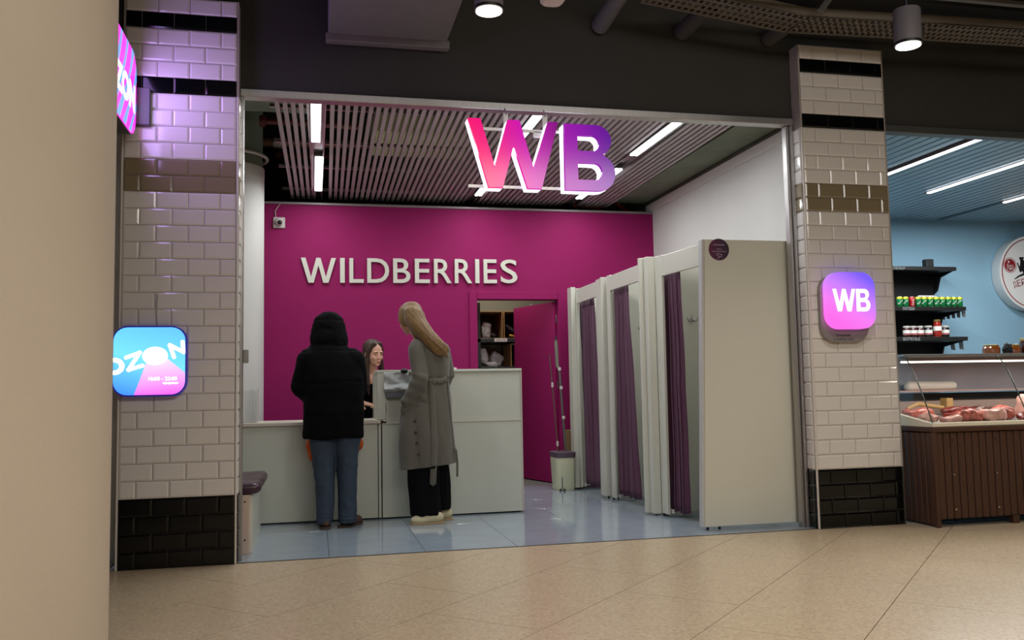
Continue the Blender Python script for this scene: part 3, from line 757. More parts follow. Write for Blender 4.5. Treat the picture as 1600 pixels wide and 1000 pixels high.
# posts
mk('front_post', MB().bbox(3.055, 3.119, .985, 1.06, .015, 2.05, .003), M_panelwhite, b1)
mk('front_post', MB().bbox(3.02, 3.079, 1.065, 1.10, .015, 2.05, .003), M_panelwhite, b2)
mk('end_post', MB().bbox(3.00, 3.049, 2.93, 3.06, .015, 2.03, .003), M_panelwhite, b3)
mk('edge_strip', MB().bbox(3.10, 3.119, .214, .26, .022, 2.062, .002), mat('grey_edge', (188, 188, 186), .45), b1)
mk('far_partition', MB().bbox(3.13, 4.07, .95, .984, .022, 2.0, .002), M_panelwhite, b1)
mk('far_partition', MB().bbox(3.103, 4.07, 2.026, 2.059, .022, 2.0, .002), M_panelwhite, b2)
mk('far_partition', MB().bbox(3.06, 4.07, 3.02, 3.049, .022, 2.0, .002), M_panelwhite, b3)
curtain('curtain', b1, 3.172, .68, .935, .63, .94, 1.905, .05, 3.19, 4, .4, .022)
curtain('curtain', b2, 3.128, 1.65, 2.01, 1.48, 2.01, 1.91, .06, 3.125, 4, 1.7, .020)
curtain('curtain', b3, 3.098, 2.50, 2.965, 2.38, 2.965, 1.885, .06, 3.11, 4, 3.0, .020)
def hook(x, y, z, parent):
    mb = MB().bbox(x-.02, x+.02, y-.004, y, z-.012, z+.012, .002)
    for s in (-1, 1):
        mb.tube([(x+s*.008, y-.004, z-.004), (x+s*.03, y-.025, z-.012), (x+s*.042, y-.035, z+.002), (x+s*.044, y-.036, z+.018)], .004, 8)
    mb.tube([(x, y-.004, z+.008), (x, y-.02, z+.02), (x, y-.025, z+.045)], .004, 8)
    mk('coat_hook', mb, M_chrome, parent, True)
hook(3.40, .949, 1.535, b1); hook(3.40, 2.025, 1.54, b2)
# the nearest booth leans towards the wall a little: its top front corner sits 7 cm further in
seen_ = set()
for ch in b1.children:
    me = ch.data
    if me.name in seen_: continue
    seen_.add(me.name); o_ = WP[ch.name]
    for v in me.vertices:
        wx, wy, wz = v.co.x+o_.x, v.co.y+o_.y, v.co.z+o_.z
        v.co.x += .036*wz*max(0, min(1, 1-(wy-.215)/.75))*max(0, min(1, (4.09-wx)/.97))
# round notice on the end wall
t = thing('round_notice', (3.30, .212, 1.90), 'round dark plum notice with a camera symbol on the nearest booth wall', 'sign')
M_not = grad_emit('plum_notice_print', [(0, (95, 12, 60)), (.5, (60, 14, 55)), (1, (38, 16, 42))], (1, 0, 0), -.08, .08, 0, .4)
mk('disc', MB().lathe([(.079, -.003), (.079, 0)], (3.305, .2145, 1.988), 40, axis='y'), M_not, t)
M_nt = mat('pinkish_white_print', (190, 160, 175), .5)
mk('print', geo_mb(text_geo('WILDBERRIES', .09, .010, .0008), FR(3.305, .2113, 2.022)), M_nt, t)
mk('print', geo_mb(text_geo('Ведётся', .044, .010, .0008), FR(3.307, .2113, 1.990)), M_nt, t)
mk('print', geo_mb(text_geo('видеонаблюдение', .11, .011, .0008), FR(3.307, .2113, 1.974)), M_nt, t)
cam2 = MB()
for s in stroke([(-.02, .012), (.018, .002), (.014, -.014), (-.022, -.004), (-.02, .012)], .0035)+stroke([(-.002, -.01), (-.006, -.024), (-.02, -.024)], .0035):
    g = curve_geo([s], .0008); cam2.add([FR(3.308, .2113, 1.948) @ v for v in g[0]], g[1])
mk('camera_symbol', cam2, M_nt, t)

# ================================================================== LIGHT BOXES ON THE PILLARS
# WB box, right pillar
t = thing('light_box', (4.14, -.03, 1.28), 'square purple light box reading WB on the right pillar', 'sign')
M_plate = mat('grey_back_plate', (150, 145, 140), .35, metal=.4)
mk('back_plate', MB().poly([(4.133+p[0], 1.537+p[1]) for p in rrect(.378, .475, .11)], 'y', -.035, 0.0), M_plate, t)
Mq = grad_emit('purple_backlit_print', [(0, (255, 112, 238)), (.3, (248, 128, 248)), (.62, (204, 130, 255)), (1, (122, 96, 255))], (.55, 0, 1), -.21, .23, 1.0, .3)
mk('lit_panel', MB().poly([(4.158+p[0], 1.592+p[1]) for p in rrect(.385, .402, .105)], 'y', -.085, -.036), Mq, t)
M_lw = mat('lit_white_letters', (255, 255, 255), .4, emit=1.5, ecol=(255, 250, 255))
wbx, wbz = 4.012, 1.515
Wq = [(0, 1), (.15, 1), (.29, .34), (.43, 1), (.57, 1), (.71, .34), (.86, 1), (1, 1), (.80, 0), (.63, 0), (.50, .60), (.37, 0), (.20, 0)]
mk('letter', geo_mb(curve_geo([[(wbx+x*.178, wbz+z*.158) for x, z in Wq]], .002), FR(0, -.0855, 0)), M_lw, t)
sb = lambda P: [(wbx+.186+x*.108, wbz+z*.158) for x, z in P]
mk('letter', geo_mb(curve_geo([sb(Bo), sb(Bh1), sb(Bh2)], .002), FR(0, -.0855, 0)), M_lw, t)
M_dk = mat('dark_print', (40, 36, 36), .6)
mk('print', geo_mb(text_geo('Ежедневно', .115, .020, .0008), FR(4.115, -.0355, 1.349)), M_dk, t)
mk('print', geo_mb(text_geo('с 10:00 до 22:00', .15, .016, .0008), FR(4.115, -.0355, 1.320)), M_dk, t)
# OZON box, left pillar
t = thing('light_box', (-.50, -.03, 1.01), 'square blue and pink light box reading OZON on the left pillar', 'sign')
bx, bz, S = -.490, 1.217, .397; yf = -.07
M_oz = grad_emit('blue_backlit_print', [(0, (70, 150, 250)), (.5, (120, 225, 250)), (1, (100, 195, 255))], (0.25, 0, 1), -.22, .22, 1.15, .3)
M_ozp = grad_emit('pink_backlit_print', [(0, (255, 60, 225)), (.6, (255, 190, 252)), (1, (255, 240, 255))], (-.1, 0, 1), -.14, .14, 1.15, .3)
mk('case', MB().poly([(bx+p[0], bz+p[1]) for p in rrect(S+.016, S+.016, .085)], 'y', yf+.006, -.001), mat('deep_blue_case', (40, 30, 120), .3, emit=.25, ecol=(50, 30, 190)), t)
pan = MB().poly([(bx+p[0], bz+p[1]) for p in rrect(S, S, .078)], 'y', yf, yf+.0055)
mk('lit_panel', pan, M_oz, t)
def N(u_, v_): return ((u_-60)/725*S-S/2, (1-(v_-140)/705)*S-S/2)
def onbox(polys, m, name, y, d=.0015):
    mb = MB()
    for P in polys:
        g = curve_geo([P], d); mb.add([FR(bx, y, bz) @ v for v in g[0]], g[1])
    return mk(name, mb, m, t)
rr = rrect(S, S, .078)
def clip_convex(P, Q):
    for i in range(len(Q)):
        a, b_ = Q[i], Q[(i+1) % len(Q)]
        nx_, ny_ = b_[1]-a[1], -(b_[0]-a[0])
        if abs(nx_)+abs(ny_) < 1e-9: continue
        P = clip_poly(P, nx_, ny_, nx_*a[0]+ny_*a[1])
        if len(P) < 3: return None
    return P
pk = clip_convex([N(395, 500), N(270, 850), N(790, 850), N(790, 625), N(600, 465)][::-1], rr) or clip_convex([N(395, 500), N(270, 850), N(790, 850), N(790, 625), N(600, 465)], rr)
onbox([pk], M_ozp, 'pink_beam', yf)
M_ozw = mat('lit_white_print', (255, 255, 255), .4, emit=1.25)
def cut_all(polys): return [q for q in (clip_convex(p[::-1], rr) or clip_convex(p, rr) for p in polys) if q]
ell_ = [N(480+130*math.cos(a), 440+96*math.sin(a)-0*a) for a in [2*PI*k/28 for k in range(28)]]
onbox([ell_], M_ozw, 'letter', yf-.0016)
ringp = []
for k in range(12):
    a0, a1 = math.radians(-100+200*k/12), math.radians(-100+200*(k+1)/12)
    ringp.append([N(72+104*math.cos(a0), 545+90*math.sin(a0)), N(72+104*math.cos(a1), 545+90*math.sin(a1)), N(72+50*math.cos(a1), 545+42*math.sin(a1)), N(72+50*math.cos(a0), 545+42*math.sin(a0))])
onbox(cut_all(ringp), M_ozw, 'letter', yf-.0016)
wd = 42/725*S
onbox(cut_all(stroke([N(188, 455), N(325, 405), N(215, 582), N(355, 540)], wd)), M_ozw, 'letter', yf-.0016)
onbox(cut_all(stroke([N(672, 455), N(628, 328), N(768, 402), N(757, 295)], wd)), M_ozw, 'letter', yf-.0016)
mk('print', geo_mb(text_geo('10:00 - 22:00', 290/725*S, 40/705*S, .001, offset=.03), FR(bx+N(560, 678)[0], yf-.0016, bz+N(560, 678)[1])), M_ozw, t)
mk('print', geo_mb(text_geo('ежедневно', 160/725*S, 26/705*S, .001, offset=.03), FR(bx+N(640, 728)[0], yf-.0016, bz+N(640, 728)[1])), M_ozw, t)
mk('cable', MB().tube([(bx+.03, -.004, 1.42), (bx+.025, -.006, 1.50), (bx+.03, -.004, 1.62)], .003, 6), M_greyprint, t, True)

# blade sign: plane facing +X on the left pillar
def FX(x, y, z): return Matrix(((0, 0, 1, x), (1, 0, 0, y), (0, 1, 0, z), (0, 0, 0, 1)))
t = thing('blade_sign', (-.63, -.33, 2.55), 'projecting pink and blue striped light box reading OZON, high on the left pillar', 'sign')
bw, bh = .78, .50; byc, bzc = -.44, 2.80
rb = rrect(bw, bh, .13)
mk('case', geo_mb(curve_geo([rrect(bw+.012, bh+.012, .135)], .08), FX(-.675, byc, bzc)), mat('dark_sign_case', (70, 66, 70), .4), t)
M_bp = mat('lit_magenta_print', (255, 40, 225), .3, emit=1.15, ecol=(255, 60, 235))
M_bb = mat('lit_blue_print', (110, 160, 240), .3, emit=1.1, ecol=(105, 165, 245))
M_bl = mat('lit_pale_pink_print', (255, 190, 250), .3, emit=1.1, ecol=(255, 170, 250))
mk('lit_panel', geo_mb(curve_geo([rb], .006), FX(-.594, byc, bzc)), M_bp, t)
for i in range(8):
    c_ = -.66+.155*i
    P1, P2, P3 = [], [], []
    for k in range(13):
        v_ = -.27+.54*k/12; xx = c_+.42*(v_+.27)+.10*math.sin(v_*5+.6)
        ww = .018+.022*(1+math.sin(v_*11+i))/2
        P1.append((xx-ww, v_)); P2.append((xx+ww, v_)); P3.append((xx+ww+.006, v_))
    def quads(A, B): return [[A[k], B[k], B[k+1], A[k+1]] for k in range(len(A)-1)]
    mb = MB(); mb2 = MB()
    for q in quads(P1, P2):
        q = clip_convex(q, rb) or clip_convex(q[::-1], rb)
        if q:
            g = curve_geo([q], .001); mb.add([FX(-.588, byc, bzc) @ v for v in g[0]], g[1])
    for q in quads(P2, P3):
        q = clip_convex(q, rb) or clip_convex(q[::-1], rb)
        if q:
            g = curve_geo([q], .001); mb2.add([FX(-.588, byc, bzc) @ v for v in g[0]], g[1])
    if mb.v: mk('stripe', mb, M_bb, t)
    if mb2.v: mk('stripe', mb2, M_bl, t)
g = text_geo('OZON', .70, .165, .001, offset=.045)
for vs, fs in islands(*g): mk('letter', MB().add([FX(-.5868, byc, bzc-.03) @ v for v in vs], fs), M_ozw, t)
mk('bracket', MB().bbox(-.66, -.51, -.045, -.002, 2.64, 2.87, .004), mat('dark_sign_case', (70, 66, 70), .4), t)
area('blade_sign_light', (-.575, byc, bzc), (0, math.radians(-90), 0), bh*.9, bw*.9, 6.5, (.47, .33, 1.0))

# ================================================================== FOREGROUND COLUMN
cx_, cy_ = -.746, -2.757
t = thing('round_column', (cx_, cy_, 0), 'large round beige column cut by the left edge of the picture', 'column')
mk('shaft', MB().lathe([(.60, 0), (.60, 4.3)], (cx_, cy_, 0), 96), M_beige, t, True)

# neighbour on the far left (a sliver between column and pillar)
struct('wall_neighbour', MB().box(-4, -.9, 2.6, 2.7, 0, 3.9), mat('navy_panel', (26, 30, 70), .5))
mk('neighbour_poster', MB().lathe([(.22, -.01), (.22, 0)], (-1.35, 2.59, 1.55), 28, axis='y'), mat('white_disc', (210, 215, 225), .5), label='pale round emblem on the dark wall beyond the left column', cat='sign')
t = thing('neighbour_desk', (-1.4, 2.0, 0), 'grey desk beyond the left column', 'desk')
mk('desk_top', MB().bbox(-2.2, -1.0, 1.5, 2.1, .74, .77, .004), M_edge, t)
mk('desk_front', MB().bbox(-2.15, -1.05, 1.52, 1.54, 0, .74, .004), mat('tan_board', (140, 110, 80), .6), t)

# ================================================================== HALL CEILING SERVICES
def downlight(x, y, z, label, on=True, r=.075, h=.2):
    t = thing('downlight', (x, y, z), label, 'lamp')
    mk('housing', MB().lathe([(r, 0), (r, h), (r*.96, h+.004)], (x, y, z), 28), mat('grey_lamp_housing', (112, 108, 112), .5), t, True)
    mk('rim', MB().lathe([(r+.002, -.006), (r+.002, .01)], (x, y, z), 28), M_blackmetal, t, True)
    mk('lit_lens', MB().lathe([(r*.9, -.012), (r*.9, -.0065)], (x, y, z), 28), mat('lit_lens', (255, 250, 240), .3, emit=6, ecol=(255, 246, 228)), t)
    mk('stem', MB().tube([(x, y, z+h), (x, y, 4.3)], .01, 8), M_blackmetal, t, True)
downlight(1.33, -1.3, 2.955, 'round lit downlight at the top edge, left of the detector')
downlight(3.785, -1.3, 2.945, 'round lit downlight hanging above the right pillar')
t = thing('smoke_detector', (1.66, -1.3, 3.01), 'small white detector at the top edge beside the left downlight', 'detector')
mb = MB(); loft(mb, [(1.67, -1.3, 3.018, .05, .05, 0, 3), (1.67, -1.3, 3.03, .062, .062, 0, 3), (1.67, -1.3, 3.10, .066, .066, 0, 3)])
mk('housing', mb, M_alu_w, t, True)
for s in (-1, 1): mk('slot', MB().bbox(1.67+s*.035-.01, 1.67+s*.035+.01, -1.365, -1.358, 3.03, 3.042, .001), M_blackmetal, t)
mk('stem', MB().tube([(1.67, -1.3, 3.1), (1.67, -1.3, 4.3)], .008, 6), M_blackmetal, t, True)
mk('ventilation_duct', MB().bbox(.545, 1.318, -3.2, .116, 3.32, 3.9, .006).bbox(.53, 1.335, .03, .096, 3.272, 3.325, .004), mat('grey_duct_sheet', (112, 108, 106), .6, noise_amt=.06), label='boxy grey ventilation duct running into the dark wall above the opening', cat='duct')
M_pipeg = mat('grey_insulated_pipe', (92, 90, 94), .6)
mk('insulated_pipe', MB().tube([(2.405, .09, 3.53), (2.45, -.9, 3.70), (2.52, -2.6, 3.95)], .062, 16), M_pipeg, smooth=True, label='grey insulated pipe ending at the dark wall, left of the cable tray', cat='pipe')
for x, nm in ((3.02, 'left'), (3.70, 'right')):
    mk('pipe_stub', MB().tube([(x, .09, 3.53), (x+.03, -.35, 3.56)], .06, 14).tube([(x+.028, -.33, 3.558), (x+.03, -.37, 3.562)], .072, 14), mat('dark_pipe', (64, 60, 56), .7), smooth=True, label=nm+' one of the two dark pipe stubs under the cable tray', cat='pipe')
# perforated cable tray, following a bent line
def tray_seg(a, b_, wd=.26):
    a, b_ = Vector(a), Vector(b_); d = (b_-a); L_ = d.length; d.normalize(); n = Vector((-d.y, d.x, 0)).normalized()
    mb = MB(); k = max(3, int(L_/.045)); rows = 4
    def Q(s, w0): return a+d*s+n*w0
    def slab(s0, s1, w0, w1, z0=0, z1=.006):
        vs = [Q(s0, w0), Q(s1, w0), Q(s1, w1), Q(s0, w1)]
        mb.add([v+Vector((0, 0, z0)) for v in vs]+[v+Vector((0, 0, z1)) for v in vs], [(0, 3, 2, 1), (4, 5, 6, 7), (0, 1, 5, 4), (1, 2, 6, 5), (2, 3, 7, 6), (3, 0, 4, 7)])
    for r in range(rows+1): slab(0, L_, wd*r/rows-.012 if r else 0, wd*r/rows+.012)
    for i in range(k+1):
        s = L_*i/k; slab(max(0, s-.008), min(L_, s+.008), 0, wd)
    slab(0, L_, 0, .004, 0, .06); slab(0, L_, wd-.004, wd, 0, .06)
    return mb
M_tray = mat('galvanised_cable_tray', (120, 112, 100), .5, metal=.3)
tr = thing('cable_tray', (4, -.4, 3.5), 'perforated metal cable tray crossing under the dark hall ceiling', 'cable tray')
mk('tray_section', tray_seg((2.56, -.60, 3.52), (3.62, -.55, 3.42)), M_tray, tr)
mk('tray_section', tray_seg((3.62, -.55, 3.42), (4.6, -.6, 3.42)), M_tray, tr)
mk('tray_section', tray_seg((4.6, -.6, 3.42), (7.5, -.6, 3.46)), M_tray, tr)
mk('liner', MB().box(2.75, 7.5, -.60, -.36, 3.56, 3.60), mat('black_cables', (22, 21, 20), .6), tr)
mk('support_rail', MB().bbox(2.8, 8.5, -.86, -.82, 3.47, 3.50, .003), mat('steel_rail', (100, 98, 96), .5, metal=.3), label='long steel rail running beside the cable tray', cat='rail')
mk('tray_strut', MB().tube([(3.62, -.70, 3.39), (3.80, -.70, 3.62), (3.9, -.72, 3.9)], .022, 6), mat('steel_rail', (100, 98, 96), .5), smooth=True, label='slanting strut holding the cable tray', cat='strut')
mk('small_sprinkler', MB().tube([(3.38, -.8, 3.42), (3.385, -.8, 3.56)], .03, 10), M_pipeg, smooth=True, label='small grey cylinder hanging left of the slanting strut', cat='sprinkler')
mk('round_duct', MB().tube([(4.55, -1.7, 3.62), (5.35, -.75, 3.86), (8.5, -.75, 3.86)], .26, 28), mat('brownish_duct_wrap', (84, 74, 64), .35, metal=.2, noise_amt=.15, noise_scale=5, bump=.5, bump_scale=8), smooth=True, label='large brownish round duct in the upper right corner', cat='duct')

# ================================================================== DELI ON THE RIGHT
M_blue = mat('sky_blue_paint', (150, 190, 212), .7, noise_amt=.03, noise_scale=1.5)
struct('wall_deli', MB().box(4.3, 10.5, 3.6, 3.7, 0, 3.24).box(4.255, 4.3, .35, 3.6, 0, 3.9), M_blue)
dl = thing('deli_ceiling', (7, 1.9, 2.96), 'lowered ceiling of pale blue slats above the deli', 'ceiling')
dsm = MB().bbox(-.039, .039, -1.68, 1.68, 0, .03, .003).mesh('slat', mat('pale_blue_slat', (150, 170, 180), .35, metal=.2))
for i in range(56):
    x = 4.40+.105*i
    if any(abs(x-q) < .05 for q in (5.70, 6.66, 7.85)): continue
    o = bpy.data.objects.new('slat', dsm); COL.objects.link(o); o.parent = dl; o.location = (x-7, 2.0-1.9, 0)
mk('ceiling_board', MB().box(4.35, 10.3, .32, 3.58, 3.02, 3.04), mat('grey_blue_board', (92, 108, 116), .7), dl)
for (x, a, b_), nm in zip(((5.70, .3, 1.55), (6.66, .9, 2.2), (7.85, 1.3, 2.5), (5.70, 2.0, 3.1)), ('nearest the right pillar', 'in the middle', 'furthest right', 'behind the first one')):
    t = thing('ceiling_light', (x, (a+b_)/2, 2.95), 'thin linear light in the deli ceiling '+nm, 'lamp', 'linear lights in the deli ceiling')
    mk('diffuser', MB().bbox(x-.02, x+.02, a, b_, 2.945, 2.955, .002), M_tubewhite, t)
    mk('housing', MB().box(x-.028, x+.028, a-.03, b_+.03, 2.955, 2.985), mat('brown_lamp_end', (96, 70, 66), .5), t)
# wall shelf unit
su = thing('wall_shelf_unit', (7.0, 3.4, .9), 'black shelving with cans and jars on the blue wall', 'shelf')
mk('back_panel', MB().bbox(6.2, 7.75, 3.555, 3.595, .9, 2.33, .004), M_blackmetal, su)
M_shelf = mat('black_shelf_board', (34, 33, 32), .35)
SH = [(3.20, 2.335, 0), (3.08, 1.857, .05), (3.08, 1.512, .05)]
for yf_, z, _ in SH:
    mk('shelf', MB().bbox(6.2, 7.78, yf_, 3.555, z-.045, z, .004), M_shelf, su)
    mk('bracket', MB().poly([(yf_+.02, z-.046), (3.555, z-.046), (3.555, z-.28), (3.50, z-.25), (3.44, z-.10)], 'x', 7.735, 7.755), M_blackmetal, su)
for (txt, x, z, yf_) in (('СОЛЕНЬЯ', 6.98, 2.312, 3.20), ('ЛАПША', 7.02, 1.834, 3.08), ('ВАРЕНЬЕ', 7.04, 1.489, 3.08)):
    mk('chalk_lettering', geo_mb(text_geo(txt, .16 if txt == 'ЛАПША' else .22, .036, .0015), FR(x, yf_, z)), M_greyprint, su)
for j in range(5):
    y = 3.10+.085*j
    mk('price_tag', MB().poly([(y, 1.81), (y+.065, 1.81), (y+.055, 1.745), (y+.005, 1.735)], 'x', 7.782, 7.785), M_greyprint, su)
for j in range(2):
    y = 3.17+.14*j
    mk('price_tag', MB().poly([(y, 1.465), (y+.07, 1.465), (y+.06, 1.375), (y-.01, 1.365)], 'x', 7.782, 7.785), M_greyprint, su)
mk('drawn_box', MB().bbox(7.42, 7.52, 3.25, 3.33, 2.335, 2.43, .006), M_blackmetal, label='small black container standing on the top black shelf', cat='container')
mk('card_sign', MB().bbox(7.40, 7.63, 3.40, 3.404, 1.858, 2.02, .002), M_whiteprint, label='white card standing behind the cans on the middle shelf', cat='card')
# cans
def can_proto(body, band, txt, label, x, y, z, group):
    t = thing('drink_can', (x, y, z), label, 'can', group)
    mb = MB().lathe([(.026, 0), (.033, .010), (.033, .100), (.027, .113)], (x, y, z), 22)
    if band:
        mk('can_body', mb, body, t, True); mk('can_band', MB().lathe([(.0335, .088), (.0335, .100), (.028, .112)], (x, y, z), 22), band, t, True)
    else: mk('can_body', mb, body, t, True)
    mk('can_lid', MB().lathe([(.027, .1125), (.0265, .116), (.024, .115)], (x, y, z), 22), M_cantop, t, True)
    g = text_geo(txt, .075, .022, .002, offset=.01); mb2 = MB()
    R = Matrix.Rotation(math.radians(38), 4, 'Z') if body is M_sprite else Matrix.Rotation(math.radians(80), 4, 'Z')
    vs = []
    for v in g[0]:
        q = R @ Vector((v.x, v.y, 0)); a = q.x/.0338
        rr_ = .0334+v.z*.3; vs.append((x+rr_*math.sin(a-.25), y-rr_*math.cos(a-.25), z+.052+q.y))
    mb2.add(vs, g[1]); mk('can_print', mb2, M_whiteprint, t)
    return t
cy2 = 3.13; cz = 1.858
cx0 = 6.945
dxs = [.0, .092, .185, .285, .40, .475, .57, .66, .745, .85, .93]
can_p = None
pos = ['', 'just left of the red can', '', 'first right of the red can', 'second right of the red can', 'third right of the red can', 'fifth from the right end', 'fourth from the right end', 'third from the right end', 'second from the right end', 'at the right end']
gp = can_proto(M_sprite, M_spriteY, 'Sprite', 'green drink can on the middle black shelf, leftmost, next to the pillar', cx0, cy2, cz, 'drink cans on the middle black shelf')
for i, dx_ in enumerate(dxs[1:], 1):
    x = cx0+.0792*i
    if i == 2:
        can_proto(M_red, None, 'Coca-Cola', 'the only red drink can on the middle black shelf', x, cy2, cz, 'drink cans on the middle black shelf')
    else:
        copy_tree(gp, (x, cy2+random.uniform(-.003, .003), cz), random.uniform(-.7, .5), label='green drink can on the middle black shelf, '+pos[i], group='drink cans on the middle black shelf')
# jam jars
def jar(x, y, z, r, h, m, label, group=None, lid=M_alu_w, lab=True, cat='jar'):
    t = thing('jam_jar', (x, y, z), label, cat, group)
    mk('jar_body', MB().lathe([(r*.9, 0), (r, .006), (r, h*.74), (r*.82, h*.84)], (x, y, z), 22), m, t, True)
    mk('jar_lid', MB().lathe([(r*.86, h*.84), (r*.9, h*.86), (r*.9, h*.985), (r*.86, h)], (x, y, z), 22), lid, t, True)
    if lab: mk('jar_label', MB().lathe([(r*1.01, h*.2), (r*1.01, h*.62)], (x, y, z), 22), M_whiteprint, t, True); mk('label_stripe', MB().lathe([(r*1.02, h*.22), (r*1.02, h*.32)], (x, y, z), 22), M_red, t, True)
    return t
M_jam = mat('dark_red_jam', (58, 14, 14), .12, coat=.5)
M_tom = mat('red_tomato_sauce', (150, 36, 26), .12, coat=.5)
jz = 1.513
j1 = jar(7.015, 3.13, jz, .040, .125, M_jam, 'dark jam jar with a white label on the lowest black shelf, beside the pillar', 'jars on the lowest black shelf')
copy_tree(j1, (7.10, 3.13, jz), label='dark jam jar with a white label, second from the pillar on the lowest black shelf', group='jars on the lowest black shelf')
copy_tree(j1, (7.19, 3.13, jz), label='dark jam jar with a white label, third from the pillar on the lowest black shelf', group='jars on the lowest black shelf')
jar(7.305, 3.14, jz, .046, .128, mat('black_jam', (20, 16, 18), .12, coat=.5), 'black jar left of the tall tomato sauce bottle on the lowest black shelf', 'jars on the lowest black shelf')
t = thing('sauce_bottle', (7.412, 3.12, jz), 'tall red tomato sauce bottle with a gold lid on the lowest black shelf', 'bottle')
mk('bottle_body', MB().lathe([(.040, 0), (.045, .01), (.046, .12), (.036, .155), (.034, .175)], (7.412, 3.12, jz), 22), M_tom, t, True)
mk('bottle_lid', MB().lathe([(.038, .175), (.038, .195), (.035, .198)], (7.412, 3.12, jz), 22), mat('gold_lid', (130, 110, 60), .4, metal=.5), t, True)
mk('bottle_label', MB().lathe([(.0465, .07), (.0465, .12)], (7.412, 3.12, jz), 22), M_whiteprint, t, True)
jar(7.52, 3.13, jz, .046, .128, mat('black_jam', (20, 16, 18), .12, coat=.5), 'black jar right of the tall tomato sauce bottle on the lowest black shelf', 'jars on the lowest black shelf')
# round sign
t = thing('round_sign', (9.05, 3.5, 1.85), 'round white sign with red rim, black animals and Cyrillic lettering on the blue wall', 'sign')
RX, RY, RZ, RR = 9.06, 3.46, 2.31, .46
mk('sign_body', MB().lathe([(RR, -.0), (RR+.004, .02), (RR, .13)], (RX, RY, RZ), 64, axis='y'), mat('white_sign_case', (205, 208, 208), .4), t, True, sharp=30)
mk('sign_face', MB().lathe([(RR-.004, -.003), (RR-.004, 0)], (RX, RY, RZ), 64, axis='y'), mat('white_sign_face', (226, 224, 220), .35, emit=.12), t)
M_dr = mat('dark_red_print', (150, 24, 34), .5); M_bk = mat('black_print', (26, 24, 26), .5)
def onsign(outl, m, nm, d=.002, y=RY-.003):
    return mk(nm, geo_mb(curve_geo(outl, d), FR(RX, y, RZ)), m, t)
circ = lambda r, cx=0, cy=0, n=48: [(cx+r*math.cos(2*PI*k/n), cy+r*math.sin(2*PI*k/n)) for k in range(n)]
onsign([circ(RR-.03, n=72), circ(RR-.042, n=72)], M_dr, 'red_rim')
onsign([circ(.094, -.308, .093), circ(.088, -.308, .093)], M_dr, 'badge_ring')
bd = onsign([circ(.078, -.308, .093)], M_dr, 'badge')
mk('badge_print', geo_mb(text_geo('Без', .09, .040, .001), FR(RX-.306, RY-.0052, RZ+.090)), M_whiteprint, t)
mk('badge_print', geo_mb(text_geo('ГМО', .10, .036, .001, offset=.01), FR(RX-.300, RY-.0052, RZ+.050)), M_whiteprint, t)
mk('badge_print', geo_mb(curve_geo([circ(.014, -.325, .135, 12)], .001), FR(RX, RY-.0052, RZ)), M_whiteprint, t)
# hill, cow, turkey and church-like silhouettes
onsign([[(-.262, -.078), (-.20, -.035), (-.12, -.002), (0, .012), (.12, .006), (.12, -.014), (0, -.010), (-.1, -.024), (-.18, -.048), (-.24, -.078)]], M_bk, 'hill_silhouette')
onsign([[(x+.03, (z-.03)*1.28) for x, z in [(-.235, .125), (-.222, .13), (-.21, .105), (-.195, .09), (-.185, .14), (-.19, .165), (-.205, .17), (-.185, .185), (-.165, .18), (-.145, .186), (-.125, .178), (-.14, .168), (-.145, .155), (-.10, .15), (-.095, .2), (-.08, .25), (-.05, .27), (-.045, .30), (-.035, .27), (.02, .27), (.06, .2), (.09, .15), (.1, .045), (.08, .045), (.075, .075), (-.02, .075), (-.03, .04), (-.05, .04), (-.055, .07), (-.13, .06), (-.14, .03), (-.155, .03), (-.165, .05), (-.19, .035), (-.205, .045), (-.21, .07), (-.222, .095)]]], M_bk, 'animal_silhouette')
arcL = 'ДЕРЕВ'
for i, ch in enumerate(arcL):
    a = math.radians(90+22.5-5.5*i); rr_ = .66; g = text_geo(ch, .050, .080, .002)
    px_, pz_ = rr_*math.cos(a), rr_*math.sin(a)-.756
    rot = Matrix.Rotation(a-PI/2, 4, 'Z')
    mk('letter', MB().add([FR(RX+px_, RY-.003, RZ+pz_) @ (rot @ v) for v in g[0]], g[1]), M_dr, t)
mk('letter', geo_mb(text_geo('Р', .06, .095, .002), FR(RX-.02, RY-.003, RZ-.235)), M_dr, t)
mk('hanging_wire', MB().tube([(RX-.16, RY+.05, RZ+.43), (RX-.2, RY+.1, 2.99)], .0025, 6).tube([(RX-.12, RY+.05, RZ+.44), (RX-.17, RY+.1, 2.99)], .0025, 6), M_greyprint, t, True)

# deli display case
dc = thing('display_case', (6.5, .1, 0), 'refrigerated meat counter with curved glass and brown slatted front', 'display case')
M_wood = mat('brown_slatted_wood', (70, 42, 26), .55, noise_amt=.18, noise_scale=10, stretch=(6, 6, .6), bump=.1)
X0, YF, YB = 4.665, -.215, .80
mk('base_carcass', MB().box(X0+.02, 9.2, YF+.03, YB-.02, .06, .66), M_darkgap, dc)
x = X0+.022; i = 0
while x < 8.0:
    mk('plank', MB().bbox(x, x+.052, YF, YF+.03, .055, .655, .008), M_wood, dc); x += .058; i += 1
y = YF+.035
while y < .78:
    mk('plank', MB().bbox(X0-.006, X0+.02, y, y+.052, .01, .655, .008), M_wood, dc); y += .058
mk('corner_post', MB().bbox(X0-.01, X0+.02, YF-.006, YF+.03, 0, .66, .004), M_wood, dc)
mk('top_rail', MB().bbox(X0-.014, 9.2, YF-.012, YF+.03, .656, .690, .004).bbox(X0-.014, X0+.02, YF+.031, YB, .656, .690, .004), M_wood, dc)
for x in (5.28, 6.4, 7.6): mk('leg', MB().bbox(x, x+.05, YF+.002, YF+.05, 0, .055, .004), M_wood, dc)
